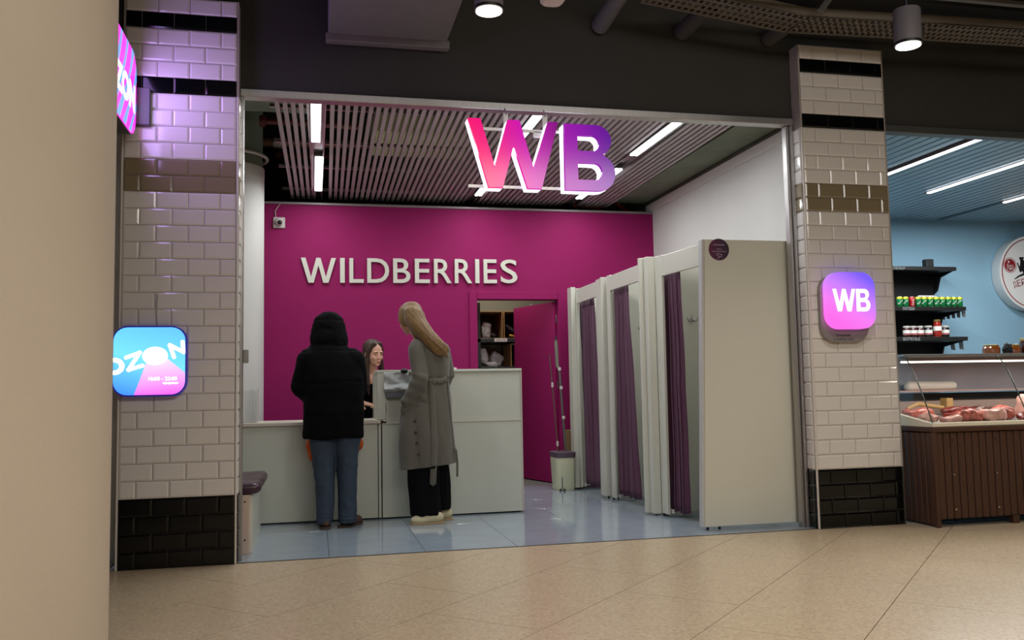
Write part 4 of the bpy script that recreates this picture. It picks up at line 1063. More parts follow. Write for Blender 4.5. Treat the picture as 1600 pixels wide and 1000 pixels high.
for x in (4.81, 5.16):
    for z in (.12, .36, .60):
        mk('screw', MB().lathe([(.007, -.003), (.005, -.001)], (x, YF, z), 10, axis='y'), M_chrome, dc)
M_cream = mat('cream_enamel', (222, 214, 192), .4)
mk('tray_frame', MB().bbox(X0-.006, 9.2, YF-.004, YF+.04, .692, .722, .004).poly([(YF+.04, .692), (YB, .692), (YB, .80), (.25, .79), (YF+.04, .722)], 'x', X0-.006, X0+.03), M_cream, dc)
mk('deck', MB().poly([(YF+.042, .70), (.72, .74), (.72, .70), (YF+.042, .692)], 'x', X0+.032, 9.2), mat('steel_deck', (186, 180, 172), .35, metal=.3), dc)
def glass_profile(n=14):
    P = []
    for k in range(n+1):
        a = PI/2*k/n
        P.append((YF+.01+.27*(.3*(1-math.cos(a))+.7*math.sin(a)), .722+.47*math.sin(a)))
    return P
gp_ = glass_profile()
def glass_panel(x0, x1):
    vs = []; fs = []; n = len(gp_)
    for (y, z) in gp_: vs += [(x0, y, z), (x1, y, z)]
    for y, z in gp_: vs += [(x0, y+.006, z-.003), (x1, y+.006, z-.003)]
    for k in range(n-1):
        fs.append((2*k, 2*k+1, 2*k+3, 2*k+2)); fs.append((2*n+2*k, 2*n+2*k+2, 2*n+2*k+3, 2*n+2*k+1))
        fs.append((2*k, 2*k+2, 2*n+2*k+2, 2*n+2*k)); fs.append((2*k+1, 2*n+2*k+1, 2*n+2*k+3, 2*k+3))
    return MB().add(vs, fs)
M_cg = mat('curved_glass', (250, 252, 252), .03, trans=1, ior=1.45)
nt = M_cg.node_tree; nt.nodes.remove(nt.nodes['Principled BSDF'])     # thin clear pane: mostly straight through, some mirror
gl = nt.nodes.new('ShaderNodeBsdfGlossy'); gl.inputs['Roughness'].default_value = .02
tp = nt.nodes.new('ShaderNodeBsdfTransparent'); tp.inputs[0].default_value = (.93, .95, .95, 1)
lw_ = nt.nodes.new('ShaderNodeLayerWeight'); pw_ = nt.nodes.new('ShaderNodeMath'); pw_.operation = 'POWER'; pw_.inputs[1].default_value = 4
nt.links.new(lw_.outputs['Facing'], pw_.inputs[0]); fz = nt.nodes.new('ShaderNodeMath'); fz.operation = 'MULTIPLY_ADD'; fz.inputs[1].default_value = .35; fz.inputs[2].default_value = .04; nt.links.new(pw_.outputs[0], fz.inputs[0]); ms = nt.nodes.new('ShaderNodeMixShader')
nt.links.new(fz.outputs[0], ms.inputs[0]); nt.links.new(tp.outputs[0], ms.inputs[1]); nt.links.new(gl.outputs[0], ms.inputs[2])
nt.links.new(ms.outputs[0], nt.nodes['Material Output'].inputs[0])
for a, b_ in ((X0, 5.46), (5.466, 7.0), (7.006, 9.2)):
    mk('curved_glass', glass_panel(a, b_), M_cg, dc, True, sharp=60)
M_seal = mat('dark_green_glass_edge', (46, 62, 52), .3)
for x in (X0, 5.463, 7.003):
    mk('glass_edge', MB().tube([(x, y-.002, z) for y, z in gp_], .0045, 6), M_seal, dc, True)
mk('side_glass', MB().poly([(YF+.04, .722)]+[(y+.008, z-.004) for y, z in gp_[1:]]+[(YB-.06, 1.19), (YB-.06, .80)], 'x', X0+.006, X0+.010), M_cg, dc)
mk('top_shelf', MB().bbox(X0, 9.2, .058, .76, 1.193, 1.212, .003), mat('steel_top', (150, 155, 155), .3, metal=.5), dc)
mk('lit_strip', MB().bbox(X0+.03, 9.1, .12, .145, 1.150, 1.162, .003), mat('lit_strip', (255, 250, 245), .4, emit=4, ecol=(255, 245, 235)), dc)
mk('strip_channel', MB().bbox(X0+.03, 9.15, .116, .155, 1.163, 1.192, .003), mat('channel_pinkish', (150, 128, 122), .4), dc)
mk('inner_back', MB().bbox(X0+.03, 9.15, .70, .72, .93, 1.19, .003), mat('frosted_sliding_door', (168, 160, 165), .5, noise_amt=.08, noise_scale=3), dc)
mk('inner_shelf', MB().bbox(X0+.035, 9.15, .56, .70, .925, .94, .003), mat('rear_rail_pink', (190, 160, 150), .4), dc)
mk('back_rail', MB().bbox(X0+.03, 9.15, .68, .72, .86, .915, .003), M_blackmetal, dc)
mk('rear_wall', MB().bbox(X0+.03, 9.15, .70, .76, .74, .86, .003), mat('rear_wall_pink', (176, 150, 138), .5), dc)
area('display_strip_light', (6.4, .132, 1.14), (0, 0, 0), 3.3, .03, 16, (1, .94, .9))
mk('paper_roll', MB().cap((5.1, .60, .975), .04, (5.50, .60, .975), .036, 14), mat('cream_loaf', (226, 214, 200), .7), smooth=True, label='long pale rolled bundle on the shelf behind the curved glass', cat='roll')
mk('wooden_block', MB().bbox(5.38, 5.44, .52, .60, .748, .875, .004), mat('pale_wood', (205, 160, 100), .6), label='pale wooden upright block standing behind the meat', cat='block')
mk('wooden_board', MB().tube([(5.0, .50, .80), (5.10, .50, .835), (5.34, .52, .80)], .016, 8), mat('pale_wood', (205, 160, 100), .6), smooth=True, label='pale wooden strip lying behind the meat, left of the wooden block', cat='board')

# meat
M_m1 = mat('fresh_pink_meat', (190, 100, 84), .35, noise_amt=.6, noise_scale=34, coat=.3)
M_m2 = mat('dark_red_meat', (120, 44, 36), .35, noise_amt=.45, noise_scale=26, coat=.3)
M_m3 = mat('pale_fatty_meat', (214, 158, 142), .4, noise_amt=.3, noise_scale=18, coat=.2)
M_m4 = mat('smoked_brown_meat', (84, 42, 24), .35, noise_amt=.4, noise_scale=22, coat=.3)
def deckz(y): return .70+(y-(YF+.042))/(.72-YF-.042)*.04+.001
meats = [
 (4.93, .28, .13, .06, .045, .1, M_m1, 'long pink meat cut at the left end behind the curved glass edge'),
 (4.84, .06, .07, .05, .03, -.2, M_m3, 'pale fatty piece in the near left corner of the case'),
 (4.98, .00, .08, .05, .025, .2, M_m3, 'flat pale meat piece just right of the corner piece'),
 (5.16, .04, .09, .06, .045, -.1, M_m1, 'pink rolled cut in front, first right of the glass edge'),
 (5.36, .02, .10, .07, .050, .15, M_m3, 'thick pale pink joint in the front row'),
 (5.52, .10, .09, .06, .055, .3, M_m1, 'rounded pink joint in the front row beside the dark pieces'),
 (5.34, .34, .15, .05, .045, .05, M_m2, 'dark red dried strips lying behind the front row'),
 (5.58, .36, .12, .05, .045, -.2, M_m4, 'brown smoked strips behind the front row, nearer the middle'),
 (5.66, .00, .08, .06, .035, .2, M_m2, 'small dark red pieces between the joints in front'),
 (5.82, .16, .09, .09, .095, .5, M_m3, 'tall pinkish shank standing up near the glass joint'),
 (5.93, .10, .06, .09, .085, -.3, M_m4, 'brown smoked shank leaning beside the pinkish one'),
 (6.05, .05, .10, .06, .04, .1, M_m2, 'dark red slab in front near the green leaves'),
 (6.22, .10, .10, .08, .05, -.1, M_m1, 'pink slab at the right edge of the picture'),
 (6.12, .30, .09, .06, .05, .2, M_m2, 'dark cut lying behind the green leaves'),
 (6.45, .08, .11, .08, .05, .1, M_m3, 'pale slab just past the right edge of the picture'),
 (5.20, .20, .10, .05, .03, .1, M_m2, 'thin dark slices in the middle of the case'),
]
for i, (x, y, rx, ry, rz_, a, m, lb) in enumerate(meats):
    z0 = deckz(y+ry)
    crumple((x, y, z0+rz_*.85), (rx, ry, rz_), (0, 0, a), 20+i, m, 'meat_piece', lb, 'meat', 'meat in the display case', amp=.018, sc=14, base=z0)
def leaf(x, y, z, a, s, label):
    t = thing('lettuce', (x, y, z), label, 'lettuce', 'lettuce in the display case'); 
    for k in range(4):
        an = a+k*.6; vs = []; fs = []
        for i in range(7):
            for j in range(5):
                u_, v_ = i/6, (j-2)/2; wv = .035*math.sin(PI*min(1, u_*1.05))*s
                px_ = x+(u_*.13*s)*math.cos(an)-v_*wv*math.sin(an); py_ = y+(u_*.13*s)*math.sin(an)*.6+v_*wv*math.cos(an)
                vs.append((px_, py_, z+.02+.10*s*math.sin(u_*2.0)*(1-.2*k)+.012*math.sin(v_*6+u_*9)+.01*abs(v_)))
        for i in range(6):
            for j in range(4): q = i*5+j; fs.append((q, q+1, q+6, q+5))
        o = mk('leaf', MB().add(vs, fs), mat('lettuce_green', (120, 190, 60), .5, noise_amt=.2, noise_scale=20), t, True, sharp=70)
        md = o.modifiers.new('s', 'SOLIDIFY'); md.thickness = .002
leaf(6.02, .26, deckz(.26), .2, 1.1, 'bright green lettuce leaves at the right among the meat')
leaf(5.98, .18, deckz(.18), 2.6, .6, 'small green leaves beside the tall pinkish shank')
mk('price_card', MB().poly([(6.17, .80), (6.30, .79), (6.30, .89), (6.17, .90)], 'y', .30, .303), M_whiteprint, label='white price card standing beside the lettuce', cat='card')
# honey jars on the top
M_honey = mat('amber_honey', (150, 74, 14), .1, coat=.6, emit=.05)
def hjar(x, r, h, m, lb):
    t = thing('honey_jar', (x, .55, 1.213), lb, 'jar')
    mb = MB().lathe([(r*.85, 0), (r, .012), (r, h*.7), (r*.8, h*.86)], (x, .55, 1.213), 26)
    mk('jar_body', mb, m, t, True)
    mk('jar_lid', MB().lathe([(r*.86, h*.86), (r*.88, h), (r*.8, h+.002)], (x, .55, 1.213), 26), mat('pale_gold_lid', (176, 150, 96), .4, metal=.4), t, True)
hjar(5.85, .065, .085, M_honey, 'squat amber honey jar on the case, leftmost')
hjar(6.05, .062, .085, M_honey, 'squat amber honey jar right of the black ribbon')
hjar(6.20, .062, .135, mat('dark_brown_jar', (62, 26, 16), .12, coat=.5), 'taller dark brown jar on the case, right of the amber jars')
hjar(6.34, .06, .125, mat('black_brown_jar', (34, 18, 14), .12, coat=.5), 'darkest jar on the case at the right edge of the picture')
crumple((5.95, .49, 1.262), (.036, .02, .05), (0, 0, 0), 77, mat('black_ribbon', (22, 24, 20), .5), 'ribbon_bow', 'crumpled black bow between the two amber honey jars', 'bow', amp=.02, sc=30, base=1.213)

# ================================================================== PEOPLE
from mathutils.bvhtree import BVHTree
M_skin = mat('skin', (206, 152, 128), .5, noise_amt=.04, noise_scale=14)
M_skin2 = mat('skin_fair', (214, 162, 138), .5, noise_amt=.04, noise_scale=14)
def head_matrix(chin, yaw, pitch, roll=0, s=1.0):
    return Matrix.Translation(chin) @ Matrix.Rotation(math.radians(yaw), 4, 'Z') @ Matrix.Rotation(math.radians(pitch), 4, 'X') @ Matrix.Rotation(math.radians(roll), 4, 'Y') @ Matrix.Scale(s, 4)
def add_sub(mb, fn, H):
    t_ = MB(); fn(t_); mb.add([H @ Vector(v) for v in t_.v], t_.f); return mb
def head_shapes(m):
    m.ell((0, .012, .140), (.074, .090, .086), seg=24, rings=16)          # skull
    m.ell((0, -.030, .085), (.060, .060, .080), seg=24, rings=16)         # face
    m.ell((0, -.040, .035), (.044, .046, .036), seg=20, rings=12)         # jaw
    m.ell((0, -.072, .016), (.019, .018, .015))                            # chin
    m.cap((0, -.084, .108), .0065, (0, -.1015, .078), .0095)                # nose bridge to tip
    for s in (-1, 1):
        m.ell((s*.009, -.094, .074), (.0075, .009, .0065))                   # nostril wing
        m.ell((s*.034, -.066, .078), (.022, .020, .022))                   # cheek
        m.ell((s*.026, -.074, .128), (.026, .012, .010))                   # brow ridge
        m.ell((s*.073, .012, .098), (.008, .018, .030), rot=(.1, 0, 0))    # ear
    m.ell((0, -.088, .049), (.021, .010, .0075)); m.ell((0, -.087, .039), (.017, .011, .0075))   # lips
    m.cap((0, .012, .06), .054, (0, .03, -.06), .052, 20)                  # neck
def eye_dent(H):
    Hi = H.inverted()
    def f(p, n):
        q = Hi @ p; d = 0
        if q.y < -.04 and .08 < q.z < .15:
            for s in (-1, 1): d -= .0075*math.exp(-(((q.x-s*.030)/.014)**2+((q.z-.107)/.009)**2))
        return d
    return f
def hand(mb, M, s=1.0, curl=(.5, .5, .6, .7), thumb=.5, mirror=1, spread=.1):
    """palm from the wrist at the origin along +x; palm faces -z; thumb on +y*mirror side"""
    def f(m):
        m.ell((.045*s, 0, 0), (.050*s, .040*s, .015*s), seg=16, rings=10)
        m.ell((.070*s, .004*mirror*s, 0), (.026*s, .038*s, .012*s)); m.cap((-.02*s, 0, 0), .024*s, (.03*s, 0, 0), .022*s)
        L = (.044, .049, .045, .035)
        for i in range(4):
            y = (.029-.0195*i)*mirror*s; p = Vector((.083*s-.004*abs(i-1.2)*s, y, 0)); a = curl[i]*.5; sp = (1.2-i)*spread*mirror
            r0 = .0088*s
            for k, ln in enumerate((L[i], L[i]*.62, L[i]*.5)):
                d = Vector((math.cos(a)*math.cos(sp), math.sin(sp)*math.cos(a), -math.sin(a)))
                q = p+d*ln*s; m.cap(p, r0, q, r0*.92, 10); p = q; r0 *= .92; a += curl[i]
        p = Vector((.022*s, .030*mirror*s, -.004*s)); m.cap((.012*s, .014*mirror*s, 0), .015*s, p, .013*s)
        for k, ln in enumerate((.038, .028)):
            a = .95-thumb*.5*k; d = Vector((math.cos(a)*.9, math.sin(a)*mirror, -.25-thumb*.25*k)).normalized(); q = p+d*ln*s
            m.cap(p, .0105*s, q, .0095*s, 10); p = q
    add_sub(mb, f, M)
def aim(p, d, up):
    d = Vector(d).normalized(); y = Vector(up).cross(d).normalized(); z = d.cross(y)
    M = Matrix((d, y, z)).transposed().to_4x4(); M.translation = p; return M
def body_mesh(J, H, parent, mskin, voxel=.005, smooth=3, hands=()):
    mb = MB(); add_sub(mb, head_shapes, H)
    nb = Vector(J['neck']); chin = H @ Vector((0, .03, -.03)); mb.cap(chin, .052, nb, .06, 18)
    sl, sr = Vector(J['sl']), Vector(J['sr']); ch = Vector(J['chest']); pv = Vector(J['pelvis'])
    ax = (sl-sr).normalized()
    dz = Vector((0, 0, -.025)); mb.cap(nb+dz, .05, sl+dz, .04, 14); mb.cap(nb+dz, .05, sr+dz, .04, 14)
    for k in range(7):   # trunk as overlapping ellipsoids
        t_ = k/6; p = (nb-Vector((0, 0, .06))).lerp(pv, t_); w_ = .138-.02*math.sin(t_*PI)-.02*(t_ < .1); 
        mb.ell(p, (w_, .092, .10), rot=(0, 0, math.atan2(ax.y, ax.x)), seg=20, rings=12)
    for s in 'lr':
        S, E_, W_ = Vector(J['s'+s]), Vector(J['e'+s]), Vector(J['w'+s])
        mb.cap(S+dz, .042, E_, .036, 14); mb.cap(E_, .041, W_, .027, 14)
        Hp, K, A = Vector(J['h'+s]), Vector(J['k'+s]), Vector(J['a'+s]); F = Vector(J['f'+s])
        mb.cap(Hp, .085, K, .055, 16); mb.cap(K, .055, A, .038, 14); mb.cap(A, .036, F, .030, 12)
    for h in hands: hand(mb, *h)
    me = remesh(mb, 'body', mskin, voxel, smooth, disp=eye_dent(H))
    return link('body', me, parent)
def pts_shoe(x, y, yaw, ln, h, parent, mu, msole, mlace, lift=0):
    """low shoe, toe along local +x"""
    M = Matrix.Translation((x, y, lift)) @ Matrix.Rotation(math.radians(yaw), 4, 'Z')
    mb = MB(); prof = [(-.5, .014), (-.47, .028), (-.40, .036), (-.2, .038), (0, .039), (.2, .045), (.36, .042), (.45, .030), (.49, .014)]
    P = [(a*ln, w_) for a, w_ in prof]+[(a*ln, -w_) for a, w_ in reversed(prof)]
    mb.poly(P, 'z', .0015, .017)
    so = MB(); so.add([M @ Vector(v) for v in mb.v], mb.f)
    def up(m):
        m.ell((.20*ln, 0, .036), (.29*ln, .046, .037)); m.ell((0, 0, .048), (.36*ln, .040, .040)); m.ell((-.02*ln, 0, .06), (.22*ln, .036, .042)); m.ell((-.25*ln, 0, .05), (.24*ln, .036, .042)); m.cap((-.05*ln, 0, .06), .036, (-.20*ln, 0, h), .040)
    t_ = MB(); add_sub(t_, up, M)
    me = remesh(t_, 'shoe', mu, .006, 3)
    for v in me.vertices: v.co.z = max(v.co.z, lift+.014)
    sh = link('shoe', me, parent)
    mk('sole', so, msole, sh, True, sharp=40)
    lc_ = MB()
    for k in range(3):
        a = (.02+.07*k)*ln; z = .083-.006*k
        lc_.tube([M @ Vector((a, -.022, z-.008)), M @ Vector((a, 0, z)), M @ Vector((a, .022, z-.008))], .003, 6)
    mk('lace', lc_, mlace, sh, True)
def folds(scx, scz, amp, seed=0, extra=None):
    def f(p, n):
        a = amp*noise.noise(Vector((p.x*scx+seed, p.y*scx, p.z*scz)))+amp*.5*noise.noise(Vector((p.x*scx*2.3, p.y*scx*2.3+seed, p.z*scz*2)))
        return a+(extra(p, n) if extra else 0)
    return f

# ---------------------------------------------------------------- man in black, seen from behind
M_black = mat('black_down_jacket', (5, 5, 6), .9, spec=.12, noise_amt=.1, noise_scale=10, bump=.15, bump_scale=25)
M_jeans = mat('dark_blue_denim', (50, 62, 78), .85, noise_amt=.12, noise_scale=20, bump=.2, bump_scale=180)
pm = thing('person', (.62, 1.25, 0), 'person seen from behind in a black hooded jacket and blue jeans at the low counter', 'person')
HM = head_matrix((.565, 1.40, 1.405), 180, 22)
J = dict(neck=(.57, 1.30, 1.35), sl=(.42, 1.26, 1.30), sr=(.73, 1.26, 1.30), chest=(.58, 1.28, 1.15), pelvis=(.59, 1.24, .86),
         el=(.36, 1.30, 1.03), er=(.79, 1.32, 1.03), wl=(.46, 1.46, .86), wr=(.70, 1.46, .86),
         hl=(.51, 1.24, .84), hr=(.68, 1.24, .84), kl=(.535, 1.23, .45), kr=(.68, 1.25, .45), al=(.533, 1.24, .09), ar=(.70, 1.258, .09), fl=(.535, 1.32, .04), fr=(.735, 1.325, .04))
h1 = (aim((.46, 1.46, .86), (.25, 1, -.3), (0, 0, 1)), .95, (.4, .4, .5, .5), .4, -1)
h2 = (aim((.70, 1.46, .86), (-.2, 1, -.3), (0, 0, 1)), .95, (.4, .4, .5, .5), .4, 1)
body_mesh(J, HM, pm, M_skin, .007, 3, (h1, h2))
mb = MB()
loft(mb, [(.597, 1.25, .665, .222, .165, 0, 2.5), (.595, 1.25, .70, .226, .17, 0, 2.5), (.60, 1.25, .85, .226, .175, 0, 2.6), (.603, 1.26, .98, .222, .175, 0, 2.6), (.598, 1.27, 1.12, .232, .175, 0, 2.5), (.585, 1.28, 1.23, .228, .165, 0, 2.4),
          (.575, 1.29, 1.31, .195, .145, 0, 2.2), (.568, 1.30, 1.36, .155, .125, 0, 2), (.565, 1.31, 1.40, .11, .11, 0, 2)], 36)
mb.cap((.425, 1.26, 1.255), .100, (.375, 1.27, 1.06), .088, 18); mb.cap((.375, 1.27, 1.06), .088, (.44, 1.44, .955), 0.062, 18)
mb.cap((.735, 1.26, 1.255), .100, (.772, 1.29, 1.05), .088, 18); mb.cap((.772, 1.29, 1.05), .088, (.71, 1.46, .955), .062, 18)
quilt = lambda p, n: -.004*math.exp(-(((p.z+.03*noise.noise(p*3)) % .24-.12)/.008)**2)
jm = remesh(mb, 'jacket', M_black, .008, 8, disp=folds(6, 6, .010, 1.3, quilt))
link('jacket', jm, pm)
mb = MB(); mb.ell((.568, 1.325, 1.500), (.126, .135, .135), seg=28, rings=18); mb.ell((.560, 1.34, 1.55), (.110, .12, .078), seg=24, rings=14)
loft(mb, [(.567, 1.30, 1.365, .140, .125, 0), (.569, 1.305, 1.41, .144, .135, 0), (.569, 1.32, 1.47, .136, .138, 0), (.568, 1.33, 1.52, .125, .13, 0)], 32)
me = remesh(mb, 'hood', M_black, .007, 6, disp=folds(12, 12, .008, 4.1, lambda p, n: -.006*math.exp(-((p.z-1.555+.15*(p.y-1.3))/.008)**2)),
            cut=lambda c: c.y > 1.415 and 1.40 < c.z < 1.585 and abs(c.x-.567) < .095)
ho = link('hood', me, pm); md = ho.modifiers.new('s', 'SOLIDIFY'); md.thickness = .008
mb = MB()
loft(mb, [(.525, 1.235, .035, .062, .075, 0), (.532, 1.235, .06, .066, .080, 0), (.536, 1.232, .25, .068, .082, 0), (.525, 1.23, .5, .082, .092, 0), (.513, 1.24, .70, .105, .11, 0, 2.3), (.53, 1.245, .88, .115, .12, 0, 2.3)], 24)
loft(mb, [(.700, 1.255, .035, .070, .078, 0), (.702, 1.255, .06, .074, .082, 0), (.698, 1.255, .25, .070, .084, 0), (.700, 1.245, .5, .083, .092, 0), (.700, 1.245, .70, .108, .11, 0, 2.3), (.68, 1.245, .88, .115, .12, 0, 2.3)], 24)
def jfold(p, n): return -.0035*math.exp(-((p.z-.06)/.03)**2)*math.sin(p.z*260)-.004*max(0, noise.noise(Vector((p.x*14, p.y*10, p.z*26))))
me = remesh(mb, 'jeans', M_jeans, .007, 3, disp=folds(10, 8, .007, 2.2, jfold)); link('jeans', me, pm)
M_brshoe = mat('brown_suede', (92, 66, 50), .8); M_brsole = mat('worn_brown_sole', (74, 60, 48), .8); M_beish = mat('beige_leather', (190, 168, 130), .6)
pts_shoe(.535, 1.285, 92, .27, .10, pm, M_brshoe, M_brsole, M_brsole)
pts_shoe(.725, 1.315, 52, .27, .10, pm, M_brshoe, M_brsole, M_brsole)
mb = MB(); mb.ell((.615, 1.468, .585), (.215, .034, .075)); mb.cap((.43, 1.465, .62), .035, (.455, 1.465, .50), .028); mb.cap((.78, 1.465, .64), .04, (.79, 1.465, .60), .038); mb.ell((.46, 1.465, .52), (.05, .03, .055))
mb.cap((.44, 1.47, .60), .012, (.50, 1.48, .78), .010); mb.cap((.78, 1.47, .60), .012, (.70, 1.48, .78), .010)
me = remesh(mb, 'bag', mat('orange_fabric', (214, 92, 22), .75, noise_amt=.1, noise_scale=12), .007, 3, disp=folds(16, 12, .014, 9))
link('shopping_bag', me, label='orange cloth bag hanging in front of the man in black, showing at both his hips', cat='bag')

# ---------------------------------------------------------------- woman in the grey coat
M_coat = mat('grey_wool_coat', (94, 90, 80), .9, noise_amt=.1, noise_scale=120, bump=.15, bump_scale=300, sheen=.15)
M_blk = mat('black_wide_trousers', (8, 8, 9), .9, spec=.15, noise_amt=.1)
pw = thing('person', (1.32, 1.25, 0), 'person with long fair hair in a belted long grey coat at the tall counter', 'person')
HW = head_matrix((1.222, 1.265, 1.475), -132, 22)
J = dict(neck=(1.285, 1.255, 1.405), sl=(1.225, 1.15, 1.345), sr=(1.43, 1.34, 1.345), chest=(1.32, 1.25, 1.2), pelvis=(1.33, 1.25, .88),
         el=(1.245, 1.11, 1.10), er=(1.50, 1.36, 1.12), wl=(1.20, 1.21, .93), wr=(1.36, 1.36, .96),
         hl=(1.29, 1.20, .86), hr=(1.37, 1.31, .86), kl=(1.28, 1.20, .45), kr=(1.395, 1.31, .47), al=(1.33, 1.21, .09), ar=(1.445, 1.335, .11), fl=(1.24, 1.22, .04), fr=(1.38, 1.34, .045))
h1 = (aim((1.20, 1.21, .93), (0, .3, -1), (1, 0, 0)), .85, (.3, .3, .3, .4), .3, -1)
h2 = (aim((1.36, 1.36, .96), (-.2, -.3, -1), (1, 0, 0)), .85, (.3, .3, .3, .4), .3, 1)
body_mesh(J, HW, pw, M_skin2, .006, 3, (h1, h2))
mb = MB()
loft(mb, [(1.322, 1.25, .36, .238, .17, 0, 2.1), (1.318, 1.25, .43, .234, .17, 0, 2.1), (1.312, 1.25, .52, .228, .17, 0, 2.1), (1.305, 1.25, .70, .218, .165, 0, 2.1), (1.305, 1.25, .85, .202, .16, 0, 2.2), (1.325, 1.25, 1.00, .168, .14, 0, 2.2), (1.345, 1.25, 1.10, .142, .125, 0, 2.2),
          (1.345, 1.25, 1.20, .145, .13, .1, 2.2), (1.335, 1.25, 1.30, .152, .13, .3, 2.2), (1.325, 1.25, 1.36, .135, .11, .4, 2), (1.305, 1.25, 1.405, .085, .08, .4, 2), (1.295, 1.25, 1.435, .068, .066, .4, 2)], 36)
mb.cap((1.295, 1.245, 1.385), .068, (1.228, 1.16, 1.335), .068, 18); mb.cap((1.305, 1.26, 1.385), .068, (1.44, 1.335, 1.325), .066, 18); mb.ell((1.29, 1.235, 1.42), (.066, .07, .045)); mb.cap((1.225, 1.155, 1.325), .066, (1.245, 1.11, 1.10), .060, 18); mb.cap((1.245, 1.11, 1.10), .060, (1.150, 1.17, .93), .052, 18); mb.cap((1.165, 1.17, .94), .05, (1.14, 1.20, .87), .045, 18)
mb.cap((1.44, 1.335, 1.325), .066, (1.49, 1.36, 1.13), .058, 18); mb.cap((1.49, 1.36, 1.13), .058, (1.41, 1.40, .97), .05, 18)
def coatx(p, n):
    lo = max(0, (1.05-p.z)/.65)
    v = .010*lo*math.sin((p.x-1.3)*42+1.2+p.z*1.5)          # long vertical drape folds below the belt
    v -= .006*math.exp(-((p.z-1.095)/.02)**2)*(p.x > 1.3)
    if p.x < 1.30 and .9 < p.z < 1.15: v += .0028*math.sin(p.z*80+p.x*30)   # sleeve creases
    return v
me = remesh(mb, 'coat', M_coat, .007, 6, disp=folds(8, 4, .010, 3.3, coatx), bis=((1.09, 1.2, .412), Vector((-.10, .02, 1)).normalized()))
co = link('coat', me, pw); md = co.modifiers.new('s', 'SOLIDIFY'); md.thickness = .006
off = WP[co.name]; bvh = BVHTree.FromPolygons([v.co+off for v in me.vertices], [tuple(p.vertices) for p in me.polygons])
def surf_y(x, z, dflt=1.1):
    h = bvh.ray_cast(Vector((x, .2, z)), Vector((0, 1, 0)))
    return h[0].y if h[0] else dflt
def ribbon(pts, wd, name, lift=.006, thick=.004, tip=False):
    """flat cloth strap lying on the coat; pts (x,z) or (x,z,y)"""
    vs = []; fs = []; P = []
    N_ = 6
    for (a, b_) in zip(pts, pts[1:]):
        for k in range(N_): P.append([a[i]+(b_[i]-a[i])*k/N_ if len(a) > i and len(b_) > i else None for i in range(3)])
    P.append(list(pts[-1])+[None]*(3-len(pts[-1])))
    for i, p in enumerate(P):
        q = P[min(i+1, len(P)-1)]; r = P[max(i-1, 0)]
        d = Vector((q[0]-r[0], q[1]-r[1])).normalized(); nrm = Vector((d.y, -d.x))
        w_ = wd/2
        y = p[2] if p[2] is not None else None
        for s in (-1, 0, 1):
            z = p[1]+nrm.y*w_*s; x = p[0]+nrm.x*w_*s
            if tip and i == len(P)-1 and s == 0: x += d.x*.02; z += d.y*.02
            yy = y if y is not None else surf_y(x, z, 1.09)-lift
            vs.append((x, yy, z))
    for i in range(len(P)-1):
        for s in range(2): a = i*3+s; fs.append((a, a+1, a+4, a+3))
    o = mk(name, MB().add(vs, fs), M_coat, pw, True, sharp=60)
    md = o.modifiers.new('s', 'SOLIDIFY'); md.thickness = thick; md.offset = -1 if False else 0
    return o
ribbon([(1.335, 1.092), (1.40, 1.082), (1.46, 1.10), (1.482, 1.115)], .042, 'belt')
ribbon([(1.330, 1.105), (1.333, .95), (1.340, .8), (1.343, .65), (1.338, .50), (1.335, .42, 1.085), (1.330, .31, 1.10)], .048, 'belt_end', tip=True)
ribbon([(1.462, 1.125), (1.470, 1.0), (1.482, .88), (1.50, .70), (1.515, .55, 1.13), (1.525, .46, 1.14), (1.525, .35, 1.15)], .016, 'belt_end')
ribbon([(1.352, 1.102), (1.352, 1.062)], .016, 'belt_loop', lift=.012); ribbon([(1.472, 1.125), (1.474, 1.072)], .014, 'belt_loop', lift=.012)
ribbon([(1.215, .86), (1.225, .70), (1.23, .56), (1.232, .47)], .004, 'seam_flap', lift=.002, thick=.003)
for x, z in ((1.200, .785), (1.203, .70), (1.212, .62), (1.222, .535)):
    y = surf_y(x, z); mk('button', MB().lathe([(.002, -.009), (.010, -.008), (.011, -.004), (.010, .002)], (x, y-.001, z), 14, axis='y'), mat('dark_button', (36, 34, 32), .4), pw, True)
mb = MB()
loft(mb, [(1.295, 1.215, .065, .118, .085, 0), (1.292, 1.215, .10, .120, .085, 0), (1.278, 1.215, .28, .122, .09, 0), (1.27, 1.21, .45, .125, .10, 0), (1.29, 1.22, .62, .12, .10, 0), (1.31, 1.24, .88, .13, .11, 0)], 24)
loft(mb, [(1.445, 1.335, .085, .056, .070, 0), (1.445, 1.335, .12, .058, .072, 0), (1.425, 1.33, .28, .075, .078, 0), (1.39, 1.31, .45, .09, .09, 0), (1.37, 1.29, .62, .10, .095, 0), (1.35, 1.27, .88, .12, .11, 0)], 24)
me = remesh(mb, 'trousers', M_blk, .007, 3, disp=folds(14, 2.5, .012, 6)); link('trousers', me, pw)
M_snk = mat('cream_sneaker', (205, 196, 160), .6, noise_amt=.05); M_snks = mat('tan_sneaker_sole', (170, 148, 112), .7)
pts_shoe(1.295, 1.18, 181, .265, .09, pw, M_snk, M_snks, M_snk); pts_shoe(1.395, 1.36, 176, .25, .10, pw, M_snk, M_snks, M_snk)
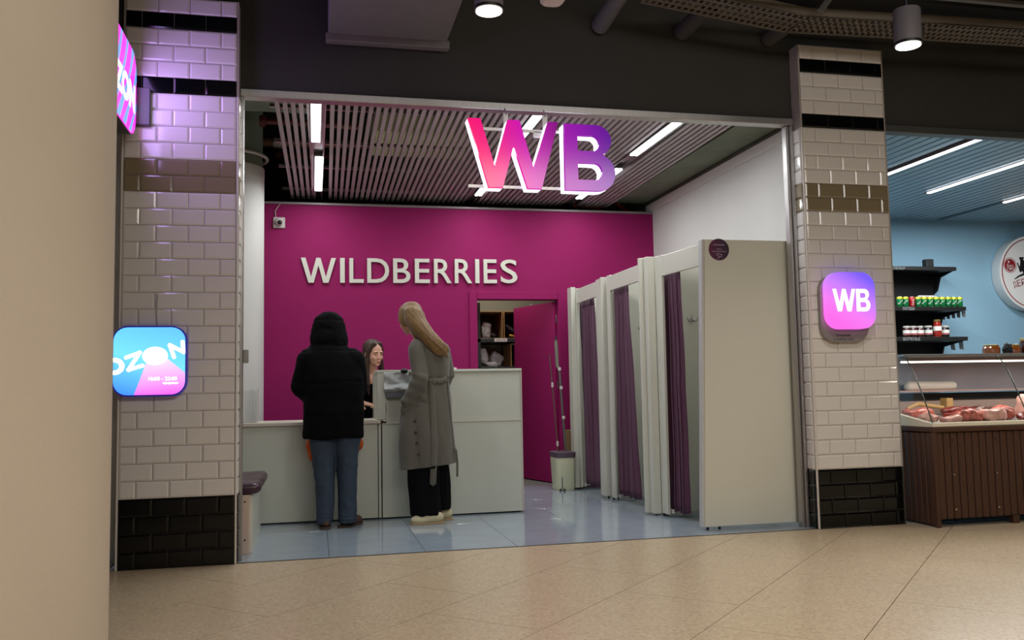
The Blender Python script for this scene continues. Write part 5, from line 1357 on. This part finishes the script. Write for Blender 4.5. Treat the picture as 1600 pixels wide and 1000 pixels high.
# hair: smooth mass plus separate locks
M_hair = mat('light_brown_hair', (116, 86, 42), .55, noise_amt=.3, noise_scale=22, stretch=(6, 6, .5), bump=.3, bump_scale=60, sheen=.2)
mb = MB()
def hw(m):
    m.ell((0, .020, .150), (.090, .100, .088), seg=28, rings=18); m.ell((0, .055, .09), (.084, .070, .10), seg=24, rings=14)
    m.ell((-.064, -.012, .12), (.022, .050, .078)); m.ell((.064, -.012, .12), (.022, .050, .078))
    m.cap((.058, .020, .07), .036, (.050, .050, -.045), .040)
    m.cap((0, -.04, .20), .030, (0, -.068, .165), .018)
add_sub(mb, hw, HW)
path = [(1.212, 1.215, 1.615, .095, .095), (1.226, 1.19, 1.555, .105, .09), (1.252, 1.165, 1.505, .106, .085), (1.282, 1.14, 1.455, .102, .07), (1.318, 1.12, 1.415, .098, .055), (1.352, 1.105, 1.379, .094, .042), (1.384, 1.098, 1.347, .086, .03), (1.404, 1.095, 1.322, .078, .02)]
for a, b_ in zip(path, path[1:]):
    for k in range(4):
        t_ = k/4; q = [a[i]+(b_[i]-a[i])*t_ for i in range(5)]
        mb.ell((q[0], q[1]+.02, q[2]), (q[3]*.90, q[4], .055), rot=(0, .35, .1), seg=20, rings=12)
def strands(p, n):
    u_ = (p.x*.8+p.z*.45)   # across the flow
    return .0035*noise.noise(Vector((u_*55, p.y*25, p.z*3)))+.002*noise.noise(Vector((u_*130, p.y*50, p.z*5)))
me = remesh(mb, 'hair', M_hair, .005, 6, disp=strands); hr_ = link('hair', me, pw)
lk = MB()
for i in range(60):
    u_ = random.uniform(-1, 1); pts = []; j0 = random.choice((2, 3, 4, 5))
    for j, q in enumerate(path):
        if j < j0: continue
        cx2, cz2 = q[0]+u_*q[3]*.72*math.cos(.35), q[2]-u_*q[3]*.45
        pts.append((cx2+random.uniform(-.002, .002), q[1]+.02-q[4]*math.sqrt(max(0, 1-u_*u_*.85))*.98-.001, cz2))
    e2 = pts[-1]; pts.append((e2[0]+.010+random.uniform(-.006, .01), e2[1]+.002, e2[2]-.03-random.uniform(0, .02)))
    lk.tube(pts, [.001]+[.0042]*(len(pts)-3)+[.003, .001], 6)
mk('hair_lock', lk, M_hair, hr_, True)['kind'] = 'stuff'

# ---------------------------------------------------------------- clerk behind the counter
pc = thing('person', (.95, 2.45, 0), 'person with long dark hair in a black top facing out behind the counter', 'person')
HC = head_matrix((.962, 2.235, 1.243), 31, 10, -3, .97)
J = dict(neck=(.94, 2.30, 1.165), sl=(1.09, 2.34, 1.13), sr=(.79, 2.28, 1.12), chest=(.94, 2.34, 1.0), pelvis=(.94, 2.46, .72),
         el=(1.14, 2.34, .88), er=(.73, 2.20, .88), wl=(1.04, 2.22, .80), wr=(.835, 2.07, .915),
         hl=(1.02, 2.46, .70), hr=(.86, 2.46, .70), kl=(1.03, 2.20, .56), kr=(.85, 2.20, .56), al=(1.03, 2.26, .20), ar=(.85, 2.26, .20), fl=(1.03, 2.16, .15), fr=(.85, 2.16, .15))
h1 = (aim((1.04, 2.22, .80), (-.8, -.3, -.2), (0, 0, 1)), .88, (.4, .4, .4, .4), .4, 1)
h2 = (aim((.842, 2.065, .918), (.95, -.25, -.18), (.1, -.25, 1)), 1.0, (.28, .45, .5, .55), .5, -1)
body_mesh(J, HC, pc, M_skin2, .0042, 2, (h1, h2))
mb = MB()
loft(mb, [(.94, 2.44, .64, .175, .14, 0, 2.2), (.94, 2.42, .80, .155, .13, 0, 2.2), (.94, 2.38, .93, .165, .135, 0, 2.2), (.94, 2.345, 1.04, .172, .135, .1, 2.2), (.94, 2.33, 1.11, .165, .115, .15, 2.1), (.94, 2.33, 1.155, .12, .09, .15, 2), (.945, 2.335, 1.18, .07, .065, .1, 2)], 32)
for a, r0, b_, r1 in (((1.09, 2.34, 1.115), .066, (1.14, 2.34, .88), .055), ((1.14, 2.34, .88), .055, (1.06, 2.24, .81), .042), ((.79, 2.28, 1.11), .066, (.73, 2.20, .88), 0.055), ((.73, 2.20, .88), .055, (.83, 2.08, .91), .038)):
    mb.cap(a, r0, b_, r1, 16)
me = remesh(mb, 'black_top', M_black, .006, 4, disp=folds(10, 8, .008, 5),
            cut=lambda c: c.y < 2.33 and abs(c.x-.968) < .045*max(0, (c.z-1.055)/.11) and c.z > 1.055)
link('black_top', me, pc)
M_dhair = mat('dark_brown_hair', (58, 38, 28), .4, noise_amt=.3, noise_scale=22, stretch=(6, 6, .5), bump=.3, bump_scale=60)
mb = MB()
def hcl(m):
    m.ell((0, .026, .146), (.086, .097, .092), seg=28, rings=18); m.ell((0, .06, .06), (.084, .060, .12), seg=24, rings=14)
    for s in (-1, 1):
        m.cap((s*.030, -.046, .200), .022, (s*.070, -.022, .140), .020); m.cap((s*.070, -.022, .140), .018, (s*.078, -.008, .05), .020)
        m.cap((s*.074, -.014, .05), .022, (s*.082, -.02, -.05), .028); m.cap((s*.082, -.02, -.05), .028, (s*.085, -.055, -.17), .022)
        m.cap((s*.085, -.055, -.17), .022, (s*.080, -.075, -.25), .010)
add_sub(mb, hcl, HC)
me = remesh(mb, 'hair', M_dhair, .005, 4, disp=lambda p, n: .003*noise.noise(Vector((p.x*60, p.y*60, p.z*4)))); link('hair', me, pc)
M_brow = mat('brow_hair', (70, 48, 38), .6); M_lip = mat('lips', (172, 92, 88), .45); M_eyew = mat('eye_white', (215, 210, 205), .3); M_iris = mat('dark_iris', (50, 36, 28), .2)
def fpart(fn, nm, m):
    b_ = MB(); add_sub(b_, fn, HC); mk(nm, b_, m, pc, True)
for s in (-1, 1):
    fpart(lambda m, s=s: m.tube([(s*.012, -.0905, .128), (s*.028, -.091, .1325), (s*.045, -.080, .127)], [.0022, .0028, .0012], 8), 'eyebrow', M_brow)
    fpart(lambda m, s=s: m.ell((s*.030, -.0765, .106), (.0125, .008, .0068)), 'eye', M_eyew)
    fpart(lambda m, s=s: m.ell((s*.032, -.0825, .1045), (.0052, .004, .0052)), 'iris', M_iris)
    fpart(lambda m, s=s: m.ell((s*.030, -.0770, .1095), (.0140, .0088, .0055)), 'eyelid', M_skin2)
    fpart(lambda m, s=s: m.tube([(s*.017, -.0835, .1055), (s*.030, -.0875, .1058), (s*.044, -.079, .1045)], [.0010, .0016, .0010], 6), 'eyelash', M_brow)
fpart(lambda m: (m.tube([(-.019, -.0925, .0445), (-.008, -.0985, .0485), (0, -.099, .0475), (.008, -.0985, .0485), (.019, -.0925, .0445)], [.0015, .0036, .0034, .0036, .0015], 8), m.tube([(-.017, -.093, .043), (0, -.0985, .0395), (.017, -.093, .043)], [.0015, .0044, .0015], 8)), 'lips', M_lip)
fpart(lambda m: m.tube([(-.045, -.01, -.045), (-.02, -.045, -.075), (0, -.055, -.09), (.02, -.045, -.075), (.045, -.01, -.045)], .0012, 6), 'necklace', mat('thin_silver', (190, 185, 175), .3, metal=.8))
mk('paper_card', MB().poly([(.95, .905), (.985, .885), (.975, .862), (.925, .875)], 'y', 2.03, 2.033), M_whiteprint, label='small white card held in the clerk\'s hand over the counter', cat='card')
t = thing('stool', (.94, 2.5, 0), 'dark office stool under the seated clerk, hidden by the counter', 'stool')
mk('seat', MB().lathe([(.17, .56), (.19, .58), (.19, .615), (.17, .63)], (.94, 2.52, 0), 28), M_blackmetal, t, True)
mk('pole', MB().tube([(.94, 2.52, .04), (.94, 2.52, .56)], .025, 12), M_chrome, t, True)
mk('base', MB().lathe([(.24, 0), (.24, .02), (.03, .05)], (.94, 2.52, 0), 28), M_blackmetal, t, True)
